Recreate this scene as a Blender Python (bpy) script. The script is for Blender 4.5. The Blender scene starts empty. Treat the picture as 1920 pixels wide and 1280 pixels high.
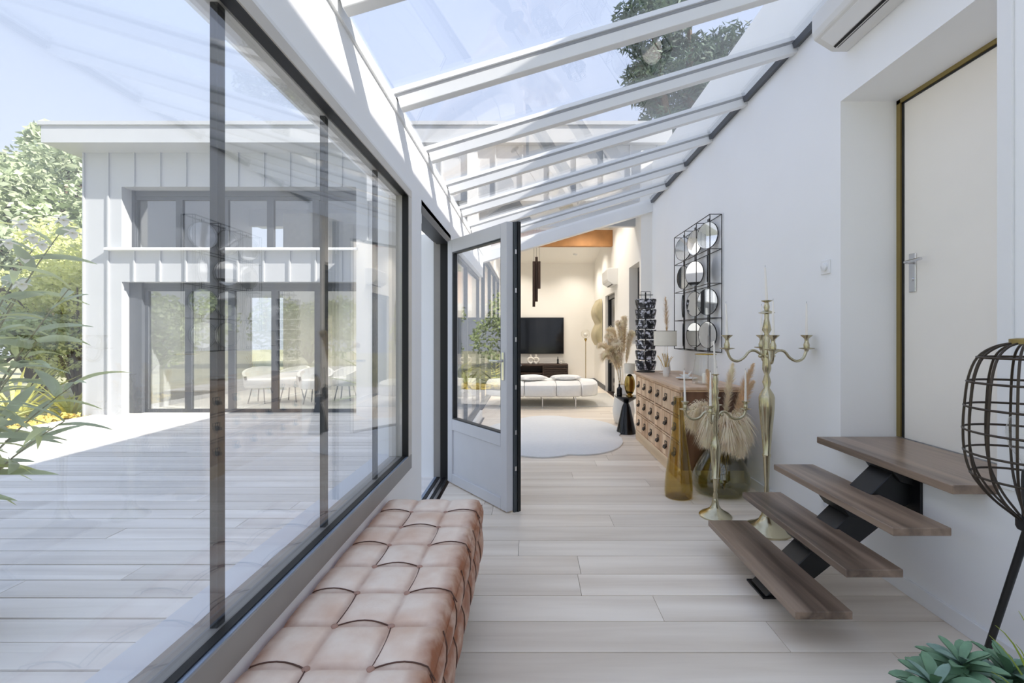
import bpy, bmesh, math, random
from mathutils import Vector, Matrix, noise as mnoise
random.seed(7)
R = random.Random(11)
sc = bpy.context.scene
C = sc.collection

# ------------------------------------------------------------------ camera
EYE = 1.38
cam_d = bpy.data.cameras.new('camera')
cam_d.lens = 16.0; cam_d.sensor_width = 36.0
cam_d.shift_x = -35/1920; cam_d.shift_y = -14/1920
cam_d.clip_start = 0.05; cam_d.clip_end = 300
cam = bpy.data.objects.new('camera', cam_d); C.objects.link(cam)
cam.location = (0, 0, EYE); cam.rotation_euler = (math.pi/2, 0, 0)
sc.camera = cam

# ------------------------------------------------------------------ sky, sun, exposure
w = bpy.data.worlds.new('sky'); sc.world = w; w.use_nodes = True
nt = w.node_tree; nt.nodes.clear()
tc = nt.nodes.new('ShaderNodeTexCoord'); sx = nt.nodes.new('ShaderNodeSeparateXYZ')
cr = nt.nodes.new('ShaderNodeValToRGB'); bg = nt.nodes.new('ShaderNodeBackground'); wo = nt.nodes.new('ShaderNodeOutputWorld')
nt.links.new(tc.outputs['Generated'], sx.inputs[0]); nt.links.new(sx.outputs['Z'], cr.inputs[0])
cr.color_ramp.elements[0].position = 0.0; cr.color_ramp.elements[0].color = (.38, .405, .45, 1)
cr.color_ramp.elements[1].position = 1.0; cr.color_ramp.elements[1].color = (.245, .295, .41, 1)
e = cr.color_ramp.elements.new(0.45); e.color = (.26, .305, .405, 1)
nt.links.new(cr.outputs[0], bg.inputs[0]); bg.inputs[1].default_value = 1.0
nt.links.new(bg.outputs[0], wo.inputs[0])
sd = bpy.data.lights.new('sun', 'SUN'); sd.energy = 3.6; sd.angle = math.radians(0.6); sd.color = (1, .95, .88)
sun = bpy.data.objects.new('sun', sd); C.objects.link(sun)
sun.rotation_euler = Vector((-1.6, .55, -1)).to_track_quat('-Z', 'Y').to_euler()
sun.location = (12, -6, 9)
sc.view_settings.view_transform = 'Standard'; sc.view_settings.look = 'None'
sc.view_settings.exposure = 1.46; sc.view_settings.gamma = 1.0
sc.view_settings.use_curve_mapping = False
sc.cycles.transparent_max_bounces = 24
sc.cycles.max_bounces = 12; sc.cycles.diffuse_bounces = 7; sc.cycles.glossy_bounces = 5
sc.cycles.sample_clamp_indirect = 6.0

# ------------------------------------------------------------------ helpers
def P(x, y, d):
    "a point at distance d along the room that shows at pixel x, y"
    return Vector(((x-995)*d/853.33, d, EYE-(y-626)*d/853.33))
def lin(c):
    return tuple(((v/255)/12.92 if v/255 <= .04045 else ((v/255+.055)/1.055)**2.4) for v in c)

class MB:
    def __init__(s): s.v = []; s.f = []
    def add(s, vs, fs):
        o = len(s.v); s.v += [tuple(p) for p in vs]; s.f += [tuple(i+o for i in f) for f in fs]; return s
    def box(s, x0, x1, y0, y1, z0, z1):
        return s.add([(x0,y0,z0),(x1,y0,z0),(x1,y1,z0),(x0,y1,z0),(x0,y0,z1),(x1,y0,z1),(x1,y1,z1),(x0,y1,z1)],
            [(0,3,2,1),(4,5,6,7),(0,1,5,4),(1,2,6,5),(2,3,7,6),(3,0,4,7)])
    def obox(s, c, size, m=None):
        m = m or Matrix.Identity(3); hx, hy, hz = [k/2 for k in size]; c = Vector(c)
        vs = [c+m@Vector(p) for p in [(-hx,-hy,-hz),(hx,-hy,-hz),(hx,hy,-hz),(-hx,hy,-hz),(-hx,-hy,hz),(hx,-hy,hz),(hx,hy,hz),(-hx,hy,hz)]]
        return s.add(vs, [(0,3,2,1),(4,5,6,7),(0,1,5,4),(1,2,6,5),(2,3,7,6),(3,0,4,7)])
    def prism(s, poly, vec):
        n = len(poly); vec = Vector(vec)
        vs = [Vector(p) for p in poly]+[Vector(p)+vec for p in poly]
        return s.add(vs, [tuple(range(n))[::-1], tuple(range(n, 2*n))]+[(i, (i+1) % n, n+(i+1) % n, n+i) for i in range(n)])
    def lathe(s, prof, c=(0,0,0), n=24, m=None, cap=True):
        m = m or Matrix.Identity(3); c = Vector(c); vs = []; fs = []
        for r, z in prof:
            for k in range(n):
                a = 2*math.pi*k/n; vs.append(c+m@Vector((r*math.cos(a), r*math.sin(a), z)))
        for i in range(len(prof)-1):
            for k in range(n):
                fs.append((i*n+k, i*n+(k+1) % n, (i+1)*n+(k+1) % n, (i+1)*n+k))
        if cap:
            fs.append(tuple(range(n))[::-1]); L = (len(prof)-1)*n; fs.append(tuple(range(L, L+n)))
        return s.add(vs, fs)
    def tube(s, pts, r, n=8, closed=False):
        pts = [Vector(p) for p in pts]; N = len(pts); vs = []; fs = []
        rr = r if isinstance(r, (list, tuple)) else [r]*N
        up = None
        for i, p in enumerate(pts):
            if closed: t = (pts[(i+1) % N]-pts[i-1])
            else: t = pts[min(i+1, N-1)]-pts[max(i-1, 0)]
            t = t.normalized() if t.length > 1e-9 else Vector((0,0,1))
            if up is None:
                up = Vector((0,0,1)) if abs(t.z) < .9 else Vector((1,0,0))
            a = t.cross(up); a = a.normalized() if a.length > 1e-6 else t.orthogonal().normalized()
            b = t.cross(a).normalized(); up = -b if b.dot(up) < 0 else b
            b = up
            for k in range(n):
                an = 2*math.pi*(k+.5)/n; vs.append(p+(a*math.cos(an)+b*math.sin(an))*rr[i])
        for i in range(N if closed else N-1):
            for k in range(n):
                j = (i+1) % N
                fs.append((i*n+k, i*n+(k+1) % n, j*n+(k+1) % n, j*n+k))
        if not closed:
            fs.append(tuple(range(n))[::-1]); fs.append(tuple(range((N-1)*n, N*n)))
        return s.add(vs, fs)
    def sphere(s, c, r, nu=16, nv=10, sc_=(1,1,1)):
        prof = [(max(1e-4, r*math.sin(math.pi*i/nv)), -r*math.cos(math.pi*i/nv)) for i in range(nv+1)]
        return s.lathe(prof, c, nu, Matrix.Diagonal(sc_))
    def grid(s, fn, nu, nv):
        vs = [fn(i/nu, j/nv) for j in range(nv+1) for i in range(nu+1)]
        return s.add(vs, [(j*(nu+1)+i, j*(nu+1)+i+1, (j+1)*(nu+1)+i+1, (j+1)*(nu+1)+i) for j in range(nv) for i in range(nu)])
    def build(s, name, mat, parent=None, smooth=None, bevel=0, origin=None, seg=1, fixn=True, weld=False):
        xs = [p[0] for p in s.v]; ys = [p[1] for p in s.v]; zs = [p[2] for p in s.v]
        if parent is not None: org = worldorg(parent)
        else: org = Vector(origin) if origin is not None else Vector(((min(xs)+max(xs))/2, (min(ys)+max(ys))/2, min(zs)))
        me = bpy.data.meshes.new(name)
        me.from_pydata([(p[0]-org.x, p[1]-org.y, p[2]-org.z) for p in s.v], [], s.f)
        if bevel or fixn or weld:
            bm = bmesh.new(); bm.from_mesh(me)
            if weld: bmesh.ops.remove_doubles(bm, verts=bm.verts, dist=1e-5)
            if fixn: bmesh.ops.recalc_face_normals(bm, faces=bm.faces)
            if bevel:
                bmesh.ops.bevel(bm, geom=[e for e in bm.edges if len(e.link_faces) == 2 and e.calc_face_angle(0) > .5], offset=bevel, segments=seg, affect='EDGES', profile=.5, clamp_overlap=True)
            bm.to_mesh(me); bm.free()
        if smooth is not None:
            me.shade_smooth(); me.set_sharp_from_angle(angle=math.radians(smooth))
        me.materials.append(M[mat] if isinstance(mat, str) else mat)
        o = bpy.data.objects.new(name, me); C.objects.link(o)
        if parent is not None: o.parent = parent
        else: o.location = org
        return o
def worldorg(o):
    v = Vector((0,0,0))
    while o is not None: v = v+o.location; o = o.parent
    return v
def tag(o, label, cat, group=None, kind=None):
    o['label'] = label; o['category'] = cat
    if group: o['group'] = group
    if kind: o['kind'] = kind
    return o
def thing(name, loc, label, cat, group=None, kind=None):
    o = bpy.data.objects.new(name, None); C.objects.link(o); o.location = loc; o.empty_display_size = .1
    return tag(o, label, cat, group, kind)
def copy_tree(o, parent=None):
    c = o.copy(); C.objects.link(c)
    if parent is not None: c.parent = parent
    for ch in list(o.children): copy_tree(ch, c)
    return c
def rotz(a): return Matrix.Rotation(a, 3, 'Z')
def align(t, up=(0,0,1)):
    t = Vector(t).normalized(); up = Vector(up)
    a = up.cross(t)
    a = a.normalized() if a.length > 1e-5 else t.orthogonal().normalized()
    b = t.cross(a)
    return Matrix((a, b, t)).transposed()      # local z -> t

# ------------------------------------------------------------------ materials
M = {}
def newmat(name):
    m = bpy.data.materials.new(name); m.use_nodes = True; n = m.node_tree
    b = n.nodes['Principled BSDF']; M[name] = m
    return m, n, b
def plain(name, rgb, rough=.5, metal=0., var=.06, scale=6, bump=0., bscale=60, spec=.5, trans=0.):
    m, n, b = newmat(name); c = lin(rgb)
    b.inputs['Roughness'].default_value = rough; b.inputs['Metallic'].default_value = metal
    b.inputs['Specular IOR Level'].default_value = spec
    tc = n.nodes.new('ShaderNodeTexCoord')
    no = n.nodes.new('ShaderNodeTexNoise'); no.inputs['Scale'].default_value = scale; no.inputs['Detail'].default_value = 4
    n.links.new(tc.outputs['Object'], no.inputs['Vector'])
    cr = n.nodes.new('ShaderNodeValToRGB')
    cr.color_ramp.elements[0].position = .3; cr.color_ramp.elements[0].color = (*[max(0, v*(1-var)) for v in c], 1)
    cr.color_ramp.elements[1].position = .7; cr.color_ramp.elements[1].color = (*[min(1, v*(1+var)) for v in c], 1)
    n.links.new(no.outputs['Fac'], cr.inputs[0]); n.links.new(cr.outputs[0], b.inputs['Base Color'])
    if bump:
        n2 = n.nodes.new('ShaderNodeTexNoise'); n2.inputs['Scale'].default_value = bscale; n2.inputs['Detail'].default_value = 3
        n.links.new(tc.outputs['Object'], n2.inputs['Vector'])
        bp = n.nodes.new('ShaderNodeBump'); bp.inputs['Strength'].default_value = bump; bp.inputs['Distance'].default_value = .01
        n.links.new(n2.outputs['Fac'], bp.inputs['Height']); n.links.new(bp.outputs[0], b.inputs['Normal'])
    if trans:
        out = n.nodes['Material Output']; tr = n.nodes.new('ShaderNodeBsdfTranslucent'); mx = n.nodes.new('ShaderNodeMixShader')
        n.links.new(cr.outputs[0], tr.inputs[0]); mx.inputs[0].default_value = trans
        n.links.new(b.outputs[0], mx.inputs[1]); n.links.new(tr.outputs[0], mx.inputs[2]); n.links.new(mx.outputs[0], out.inputs[0])
    return m
def wood(name, dark, light, rough=.5, axis='X', scale=1., tone=.12, bump=.15, ringy=9., knots=0.):
    m, n, b = newmat(name); b.inputs['Roughness'].default_value = rough
    tc = n.nodes.new('ShaderNodeTexCoord'); mp = n.nodes.new('ShaderNodeMapping'); oi = n.nodes.new('ShaderNodeObjectInfo')
    s = {'X': (1.2, 18, 18), 'Y': (18, 1.2, 18), 'Z': (18, 18, 1.2)}[axis]
    mp.inputs['Scale'].default_value = [k*scale for k in s]
    n.links.new(tc.outputs['Object'], mp.inputs[0])
    mul = n.nodes.new('ShaderNodeMath'); mul.operation = 'MULTIPLY'; mul.inputs[1].default_value = 40
    n.links.new(oi.outputs['Random'], mul.inputs[0])
    no = n.nodes.new('ShaderNodeTexNoise'); no.noise_dimensions = '4D'; no.inputs['Scale'].default_value = 1; no.inputs['Detail'].default_value = 6; no.inputs['Distortion'].default_value = .6
    n.links.new(mp.outputs[0], no.inputs['Vector']); n.links.new(mul.outputs[0], no.inputs['W'])
    mp2 = n.nodes.new('ShaderNodeMapping'); mp2.inputs['Scale'].default_value = [k*scale*.16 for k in s]; n.links.new(tc.outputs['Object'], mp2.inputs[0])
    n3 = n.nodes.new('ShaderNodeTexNoise'); n3.noise_dimensions = '4D'; n3.inputs['Scale'].default_value = 1; n3.inputs['Detail'].default_value = 2
    n.links.new(mp2.outputs[0], n3.inputs['Vector']); n.links.new(mul.outputs[0], n3.inputs['W'])
    rg = n.nodes.new('ShaderNodeMath'); rg.operation = 'MULTIPLY'; rg.inputs[1].default_value = ringy; n.links.new(n3.outputs['Fac'], rg.inputs[0])
    pp = n.nodes.new('ShaderNodeMath'); pp.operation = 'PINGPONG'; pp.inputs[1].default_value = 1; n.links.new(rg.outputs[0], pp.inputs[0])
    av = n.nodes.new('ShaderNodeMix'); av.inputs[0].default_value = .62; n.links.new(pp.outputs[0], av.inputs[2]); n.links.new(no.outputs['Fac'], av.inputs[3])
    cr = n.nodes.new('ShaderNodeValToRGB'); cr.color_ramp.elements[0].position = .25; cr.color_ramp.elements[1].position = .72
    cr.color_ramp.elements[0].color = (*lin(dark), 1); cr.color_ramp.elements[1].color = (*lin(light), 1)
    n.links.new(av.outputs[0], cr.inputs[0])
    hs = n.nodes.new('ShaderNodeHueSaturation'); mr = n.nodes.new('ShaderNodeMapRange'); mr.inputs[3].default_value = 1-tone; mr.inputs[4].default_value = 1+tone
    n.links.new(oi.outputs['Random'], mr.inputs[0]); n.links.new(mr.outputs[0], hs.inputs['Value']); n.links.new(cr.outputs[0], hs.inputs['Color'])
    n.links.new(hs.outputs[0], b.inputs['Base Color'])
    bp = n.nodes.new('ShaderNodeBump'); bp.inputs['Strength'].default_value = bump; bp.inputs['Distance'].default_value = .003
    n.links.new(no.outputs['Fac'], bp.inputs['Height']); n.links.new(bp.outputs[0], b.inputs['Normal'])
    return m
def thinglass(name, tint=(1,1,1), f0=.08, rough=0.):
    "pane of glass: tinted see-through with a mirror share that grows towards grazing angles (Schlick)"
    m = bpy.data.materials.new(name); m.use_nodes = True; n = m.node_tree; n.nodes.clear(); M[name] = m
    g = n.nodes.new('ShaderNodeNewGeometry'); dt = n.nodes.new('ShaderNodeVectorMath'); dt.operation = 'DOT_PRODUCT'
    n.links.new(g.outputs['Normal'], dt.inputs[0]); n.links.new(g.outputs['Incoming'], dt.inputs[1])
    ab = n.nodes.new('ShaderNodeMath'); ab.operation = 'ABSOLUTE'; n.links.new(dt.outputs['Value'], ab.inputs[0])
    su = n.nodes.new('ShaderNodeMath'); su.operation = 'SUBTRACT'; su.inputs[0].default_value = 1; n.links.new(ab.outputs[0], su.inputs[1])
    pw = n.nodes.new('ShaderNodeMath'); pw.operation = 'POWER'; pw.inputs[1].default_value = 5; n.links.new(su.outputs[0], pw.inputs[0])
    ma = n.nodes.new('ShaderNodeMath'); ma.operation = 'MULTIPLY_ADD'; ma.inputs[1].default_value = 1-f0; ma.inputs[2].default_value = f0; n.links.new(pw.outputs[0], ma.inputs[0])
    t = n.nodes.new('ShaderNodeBsdfTransparent'); t.inputs[0].default_value = (*tint, 1)
    gl = n.nodes.new('ShaderNodeBsdfGlossy'); gl.inputs['Roughness'].default_value = rough; gl.inputs[0].default_value = (1,1,1,1)
    mx = n.nodes.new('ShaderNodeMixShader'); out = n.nodes.new('ShaderNodeOutputMaterial')
    n.links.new(ma.outputs[0], mx.inputs[0]); n.links.new(t.outputs[0], mx.inputs[1]); n.links.new(gl.outputs[0], mx.inputs[2]); n.links.new(mx.outputs[0], out.inputs[0])
    return m

plain('white_wall', (246,247,248), .7, var=.012, scale=1.5, bump=.03, bscale=90)
plain('living_wall', (244,241,235), .75, var=.012, scale=1.5)
plain('white_metal', (236,237,237), .35, var=.01)
plain('warm_frame', (206,201,193), .4, var=.03)
plain('frame_grey', (150,146,141), .38, var=.04)
plain('seal_grey', (150,150,150), .5)
plain('frame_dark', (40,42,45), .4, var=.05)
plain('gasket', (9,9,10), .5, var=.05)
plain('steel_blue', (150,164,184), .35, .5, var=.05)
plain('door_grey', (204,205,209), .45, var=.02)
plain('door_edge', (72,78,82), .4, .3, var=.03)
plain('sill_white', (222,225,230), .5, var=.03, scale=3)
plain('niche_door', (248,243,234), .55, var=.02, scale=2)
plain('brass_edge', (150,132,80), .4, .5, var=.05)
plain('chrome', (215,215,218), .2, 1., var=.02)
plain('facade_metal', (188,190,192), .42, var=.03, scale=1.2, bump=.03, bscale=3)
plain('facade_frame', (82,86,92), .45, var=.05)
plain('curtain', (222,220,212), .8, var=.06, scale=8)
plain('room_dark', (120,118,114), .8, var=.1)
plain('black_steel', (17,18,20), .38, var=.1)
plain('black_wire', (14,14,16), .45, var=.1)
plain('mirror', (232,234,236), .02, 1., var=.0)
plain('candle', (252,247,238), .5, var=.02)
plain('rug', (240,240,238), .95, var=.02, scale=30, bump=.5, bscale=200)
plain('rug_grey', (206,203,196), .95, var=.05, scale=30, bump=.4, bscale=200)
plain('fabric_white', (238,237,234), .9, var=.02, scale=20, bump=.2, bscale=220)
plain('shade', (255,249,236), .9, var=.02, scale=40, bump=.15, bscale=240, trans=.25)
plain('gold', (190,160,90), .22, 1., var=.05)
plain('gold_art', (196,184,150), .45, .5, var=.12, scale=5)
plain('black_gloss', (12,13,16), .12, var=.05)
plain('screen', (8,10,18), .08, var=.2, scale=2)
plain('plastic_white', (238,239,240), .4, var=.01)
plain('ac_body', (226,225,222), .4, var=.01)
plain('pampas', (255,238,216), .95, var=.12, scale=12, trans=.35)
plain('pampas_dark', (240,218,186), .95, var=.14, scale=12, trans=.3)
plain('wheat', (214,180,118), .9, var=.12, scale=12, trans=.25)
plain('straw', (200,165,80), .7, var=.12)
plain('leaf_blue', (116,152,120), .45, var=.22, scale=14, trans=.12)
plain('leaf_teal', (132,160,146), .45, var=.18, scale=14, trans=.12)
plain('leaf_lime', (176,192,84), .5, var=.15, scale=10, trans=.3)
plain('oleander_leaf', (204,214,176), .45, var=.22, scale=5, trans=.35)
plain('oleander_leaf_young', (222,226,164), .45, var=.18, scale=5, trans=.35)
plain('oleander_flower', (255,250,242), .7, var=.04, trans=.4)
plain('stem', (134,128,84), .7, var=.15)
plain('bark', (96,80,64), .9, var=.25, scale=9, bump=.6, bscale=20)
plain('tree_leaf', (190,200,168), .6, var=.35, scale=1.1, trans=.3)
plain('tree_leaf_dark', (84,104,88), .6, var=.4, scale=1.1, trans=.2)
plain('shrub_leaf', (226,232,166), .6, var=.3, scale=1.6, trans=.35)
plain('hedge_leaf', (180,194,146), .6, var=.35, scale=1.3, trans=.25)
plain('grass_blade', (228,226,142), .6, var=.25, scale=4, trans=.35)
plain('gold_groundcover', (226,206,116), .8, var=.25, scale=6, trans=.2)
plain('soil', (190,186,150), .95, var=.25, scale=1.5, bump=.4, bscale=12)
plain('terracotta', (196,160,138), .8, var=.15, scale=6)
plain('thatch', (196,170,130), .95, var=.25, scale=20)
plain('pot', (92,92,94), .6, var=.08)
plain('ceramic', (232,228,220), .5, var=.02)
plain('iron', (58,50,44), .45, .5, var=.15)
plain('beam', (186,134,84), .6, var=.12, scale=5)
plain('pendant', (62,44,36), .4, .3, var=.1)
plain('fence_brown', (134,110,96), .8, var=.12, scale=6)
wood('floor_oak', (226,212,194), (251,240,224), .42, 'X', 1., .06, .1)
wood('deck_wood', (224,219,213), (252,248,243), .65, 'X', .8, .07, .3)
wood('tread_oak', (78,64,54), (160,138,119), .28, 'Y', 1.5, .08, .3, 6)
wood('chest_wood', (196,158,122), (250,218,182), .6, 'Z', .8, .12, .2)
wood('chest_top_wood', (190,156,126), (234,202,172), .5, 'Y', .9, .08, .2)
wood('chest_side_wood', (84,58,42), (136,100,76), .6, 'Z', .8, .08, .2)
wood('plinth_wood', (204,178,142), (238,216,184), .6, 'Y', .8, .08, .2)
wood('dark_wood', (40,30,26), (74,58,50), .5, 'X', .8, .1, .2)
# pewter-brass of the candelabra
m, n, b = newmat('pewter'); b.inputs['Metallic'].default_value = 1; b.inputs['Roughness'].default_value = .22; b.inputs['Base Color'].default_value = (*lin((196,188,160)), 1)
thinglass('glass_window', (.99,.995,.995), .115)
thinglass('glass_roof', (.99,.99,.995), .06)
thinglass('glass_facade', (.95,.96,.96), .12)
thinglass('glass_clear', (.97,.97,.96), .05)
thinglass('glass_olive', (.84,.77,.50), .07)
thinglass('glass_smoke', (.78,.78,.64), .08)
# tufted leather: tan with worn pinkish fields, brown at the seams and edges (wear stored per vertex)
m, n, b = newmat('leather'); b.inputs['Roughness'].default_value = .42
tc = n.nodes.new('ShaderNodeTexCoord'); no = n.nodes.new('ShaderNodeTexNoise'); no.inputs['Scale'].default_value = 7; no.inputs['Detail'].default_value = 7
n.links.new(tc.outputs['Object'], no.inputs['Vector'])
cr = n.nodes.new('ShaderNodeValToRGB'); cr.color_ramp.elements[0].position = .32; cr.color_ramp.elements[1].position = .62
cr.color_ramp.elements[0].color = (*lin((228,196,172)), 1); cr.color_ramp.elements[1].color = (*lin((248,230,212)), 1)
n.links.new(no.outputs['Fac'], cr.inputs[0])
at = n.nodes.new('ShaderNodeAttribute'); at.attribute_name = 'wear'
n2 = n.nodes.new('ShaderNodeTexNoise'); n2.inputs['Scale'].default_value = 16; n2.inputs['Detail'].default_value = 5; n.links.new(tc.outputs['Object'], n2.inputs['Vector'])
ad = n.nodes.new('ShaderNodeMath'); ad.operation = 'MULTIPLY'; n.links.new(at.outputs['Fac'], ad.inputs[0]); n.links.new(n2.outputs['Fac'], ad.inputs[1])
sm = n.nodes.new('ShaderNodeMath'); sm.operation = 'MULTIPLY'; sm.inputs[1].default_value = 2.0; sm.use_clamp = True; n.links.new(ad.outputs[0], sm.inputs[0])
mx = n.nodes.new('ShaderNodeMix'); mx.data_type = 'RGBA'; n.links.new(sm.outputs[0], mx.inputs[0]); n.links.new(cr.outputs[0], mx.inputs[6]); mx.inputs[7].default_value = (*lin((158,98,66)), 1)
n.links.new(mx.outputs[2], b.inputs['Base Color'])
n3 = n.nodes.new('ShaderNodeTexNoise'); n3.inputs['Scale'].default_value = 120; n.links.new(tc.outputs['Object'], n3.inputs['Vector'])
bp = n.nodes.new('ShaderNodeBump'); bp.inputs['Strength'].default_value = .12; bp.inputs['Distance'].default_value = .004; n.links.new(n3.outputs['Fac'], bp.inputs['Height']); n.links.new(bp.outputs[0], b.inputs['Normal'])
plain('leather_seam', (92,62,50), .6, var=.1)
plain('leather_button', (176,138,120), .45, var=.1)
# photo print of the postcards: black and white blotches
m, n, b = newmat('postcard_print'); b.inputs['Roughness'].default_value = .25
tc = n.nodes.new('ShaderNodeTexCoord'); oi = n.nodes.new('ShaderNodeObjectInfo'); mu = n.nodes.new('ShaderNodeMath'); mu.operation = 'MULTIPLY'; mu.inputs[1].default_value = 50
n.links.new(oi.outputs['Random'], mu.inputs[0])
no = n.nodes.new('ShaderNodeTexNoise'); no.noise_dimensions = '4D'; no.inputs['Scale'].default_value = 22; no.inputs['Detail'].default_value = 2
n.links.new(tc.outputs['Object'], no.inputs['Vector']); n.links.new(mu.outputs[0], no.inputs['W'])
cr = n.nodes.new('ShaderNodeValToRGB'); cr.color_ramp.elements[0].position = .5; cr.color_ramp.elements[1].position = .62
cr.color_ramp.elements[0].color = (*lin((34,34,40)), 1); cr.color_ramp.elements[1].color = (*lin((226,226,236)), 1)
n.links.new(no.outputs['Fac'], cr.inputs[0]); n.links.new(cr.outputs[0], b.inputs['Base Color'])

# ================================================================== the setting
XL, XR = -.80, 2.00
FILL_W = 26.
END = 7.44
def roofz(x): return 2.72+(x+.77)*.2996
S = dict(kind='structure')

# ---- interior floor of oak boards
fl = MB().box(-.98, 2.4, -1.6, 13.05, -.12, -.016).build('floor', 'dark_wood', origin=(0, 0, -.12))
tag(fl, 'grey oiled oak board floor running through corridor and living room', 'floor', **S)
pitch = .2145; d0 = 1.973-pitch*16; row = 0
while d0 < 12.98:
    d1 = min(d0+pitch, 13.0)
    if d1 > .9:
        lo, hi = (-.76, 1.995) if d0 < END else (-.88, 1.82)
        x = lo-R.uniform(.1, 1.9)
        while x < hi:
            L = R.uniform(1.7, 2.3); a, b2 = max(x, lo), min(x+L, hi)
            if b2-a > .02:
                MB().box(a+.0012, b2-.0012, d0+.0022, d1-.0022, -.016, 0).build('plank', 'floor_oak', fl)
            x += L
    d0 += pitch

# ---- terrace deck
DZ = -.02
dk = MB().box(-9.2, -1.0, -3.6, 8.0, -.3, DZ-.05).build('deck', 'dark_wood', origin=(-5, 2, -.3))
tag(dk, 'weathered grey timber terrace deck outside the glass wall', 'deck', **S)
d0 = -3.5; pitch = .174; i = 0
while d0 < 7.86:
    left = -7.6 if d0 > 5 else -9.1
    x = left-R.uniform(0, 3)
    while x < -1.06:
        L = R.uniform(3.6, 4.8); a, b2 = max(x, left), min(x+L, -1.06)
        if b2-a > .05:
            MB().box(a+.002, b2-.002, d0+.0055, d0+pitch-.0055, DZ-.028, DZ+R.uniform(-.0015, .0015)).build('plank', 'deck_wood', dk)
        x += L
    d0 += pitch

# ---- ground of the garden
g = MB(); g.grid(lambda u, v: (-40+80*u, -30+80*v, -.34), 24, 24)
tag(g.build('ground', 'soil', origin=(0, 0, -.34), fixn=False), 'dry garden ground around the terrace', 'ground', **S)
pv = MB().box(-3.0, -.98, 8.1, 17.5, -.14, -.03).build('patio', 'sill_white'); tag(pv, 'pale paved courtyard behind the glazed passage', 'patio', **S)

# ---- left wall of the corridor
wl = MB()
wl.box(-1.0, -.78, -1.6, 2.95, -.1, .513).box(-.96, -.78, -1.6, END, 2.305, 2.74)
wl.box(-1.0, -.78, 2.95, 3.25, -.1, 2.305)
wl.box(-1.35, -.93, 4.39, 4.62, -.1, 2.34).box(-.93, XL, 4.46, 4.62, -.1, 2.34)
wl.box(-1.0, XL, 4.62, END+.1, -.1, .12)
tag(wl.build('wall_left', 'white_wall', origin=(-.9, 3, 0)), 'white wall around the big window with a sunlit band above', 'wall', **S)
# seam trim along the window casing
tag(MB().box(-.78, -.772, -1.6, 2.95, 2.305, 2.318).build('trim_1', 'white_metal'), 'thin white seam strip above the big window', 'trim', **S)
tag(MB().box(-.78, -.766, -1.6, END, 2.66, 2.72).build('trim_2', 'white_metal'), 'white edge strip where the glass roof meets the left wall', 'trim', **S)

# ---- window_1: the big glass wall with bars outside the pane
wn = thing('window_1', (XL, 1.0, .48), 'long dark-framed fixed window beside the leather bench', 'window', **S)
f = MB().box(-.90, -.77, -1.5, 2.95, .513, .604).build('frame_rail', 'frame_grey', wn, bevel=.003); f['label'] = 'grey bottom frame'
MB().box(-.80, -.773, -1.5, 2.90, .604, .607).build('glazing_bead', 'steel_blue', wn)
MB().box(-.81, -.785, -1.5, 2.87, .604, .612).build('gasket', 'gasket', wn)
MB().box(-.90, -.77, -1.5, 2.95, 2.256, 2.305).build('frame_rail', 'warm_frame', wn, bevel=.003)
MB().box(-.811, -.773, -1.5, 2.87, 2.25, 2.256).build('gasket', 'gasket', wn)
MB().box(-.90, -.77, 2.88, 2.95, .604, 2.256).build('frame_post', 'warm_frame', wn, bevel=.003)
MB().box(-.811, -.773, 2.87, 2.88, .604, 2.256).build('gasket', 'gasket', wn)
MB().box(-.824, -.812, -1.5, 2.87, .604, 2.256).build('pane', 'glass_window', wn)
for dd in (-.66, -.04, .58, 1.2, 1.826, 2.43):
    MB().box(-.846, -.826, dd, dd+.03, .604, 2.256).build('glazing_bar', 'frame_dark', wn)
MB().box(-.857, -.826, -1.5, 2.95, .592, .603).build('outer_frame', 'frame_grey', wn)
MB().box(-1.0, -.857, -1.6, 3.2, .57, .60).build('outer_sill', 'sill_white', wn)

# ---- window_2: glazing beyond the glass door
w2 = thing('window_2', (-.9, 6.0, .12), 'glazed side of the corridor behind the open glass door', 'window', **S)
MB().box(-.90, -.84, 4.62, 7.5, .12, .2).build('frame_rail', 'frame_dark', w2); MB().box(-.90, -.84, 4.62, 7.5, 2.26, 2.34).build('frame_rail', 'frame_dark', w2)
for dd in (4.62, 6.02, 7.4): MB().box(-.90, -.84, dd, dd+.06, .2, 2.26).build('frame_post', 'frame_dark', w2)
MB().box(-.876, -.864, 4.68, 7.4, .2, 2.26).build('pane', 'glass_window', w2)

# ---- door_1: the open glazed door with its frame and threshold
dr = thing('door_1', (-.8, 4.3, 0), 'open grey glazed door with a solid lower panel', 'door', **S)
MB().box(-.93, -.90, 3.25, 4.39, 2.26, 2.34).box(-.90, -.78, 3.25, 4.44, 2.24, 2.34).build('frame_head', 'frame_dark', dr)
MB().box(-.93, -.862, 4.36, 4.46, 0, 2.26).build('frame_jamb', 'frame_grey', dr); MB().box(-.862, -.785, 4.34, 4.46, 0, 2.26).build('frame_jamb', 'gasket', dr)
MB().box(-.93, XL, 3.25, 3.262, 0, 2.26).build('frame_jamb', 'frame_grey', dr)
MB().box(-1.34, -.93, 3.25, 4.39, -.02, .004).build('outer_step', 'deck_wood', dr)
for a, mt in ((-.925, 'steel_blue'), (-.895, 'gasket'), (-.865, 'chrome'), (-.835, 'gasket'), (-.808, 'chrome')):
    MB().box(a, a+.024, 3.25, 4.39, 0, .012).build('threshold_track', mt, dr)
H = Vector((-.775, 4.24, 0)); F_ = Vector((-.184, 3.49, 0)); U = (F_-H).normalized(); LW = (F_-H).length
Nn = Vector((U.y, -U.x, 0)).normalized()
if Nn.y > 0: Nn = -Nn                       # towards the camera
LM = Matrix((U, -Nn, Vector((0,0,1)))).transposed()
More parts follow.
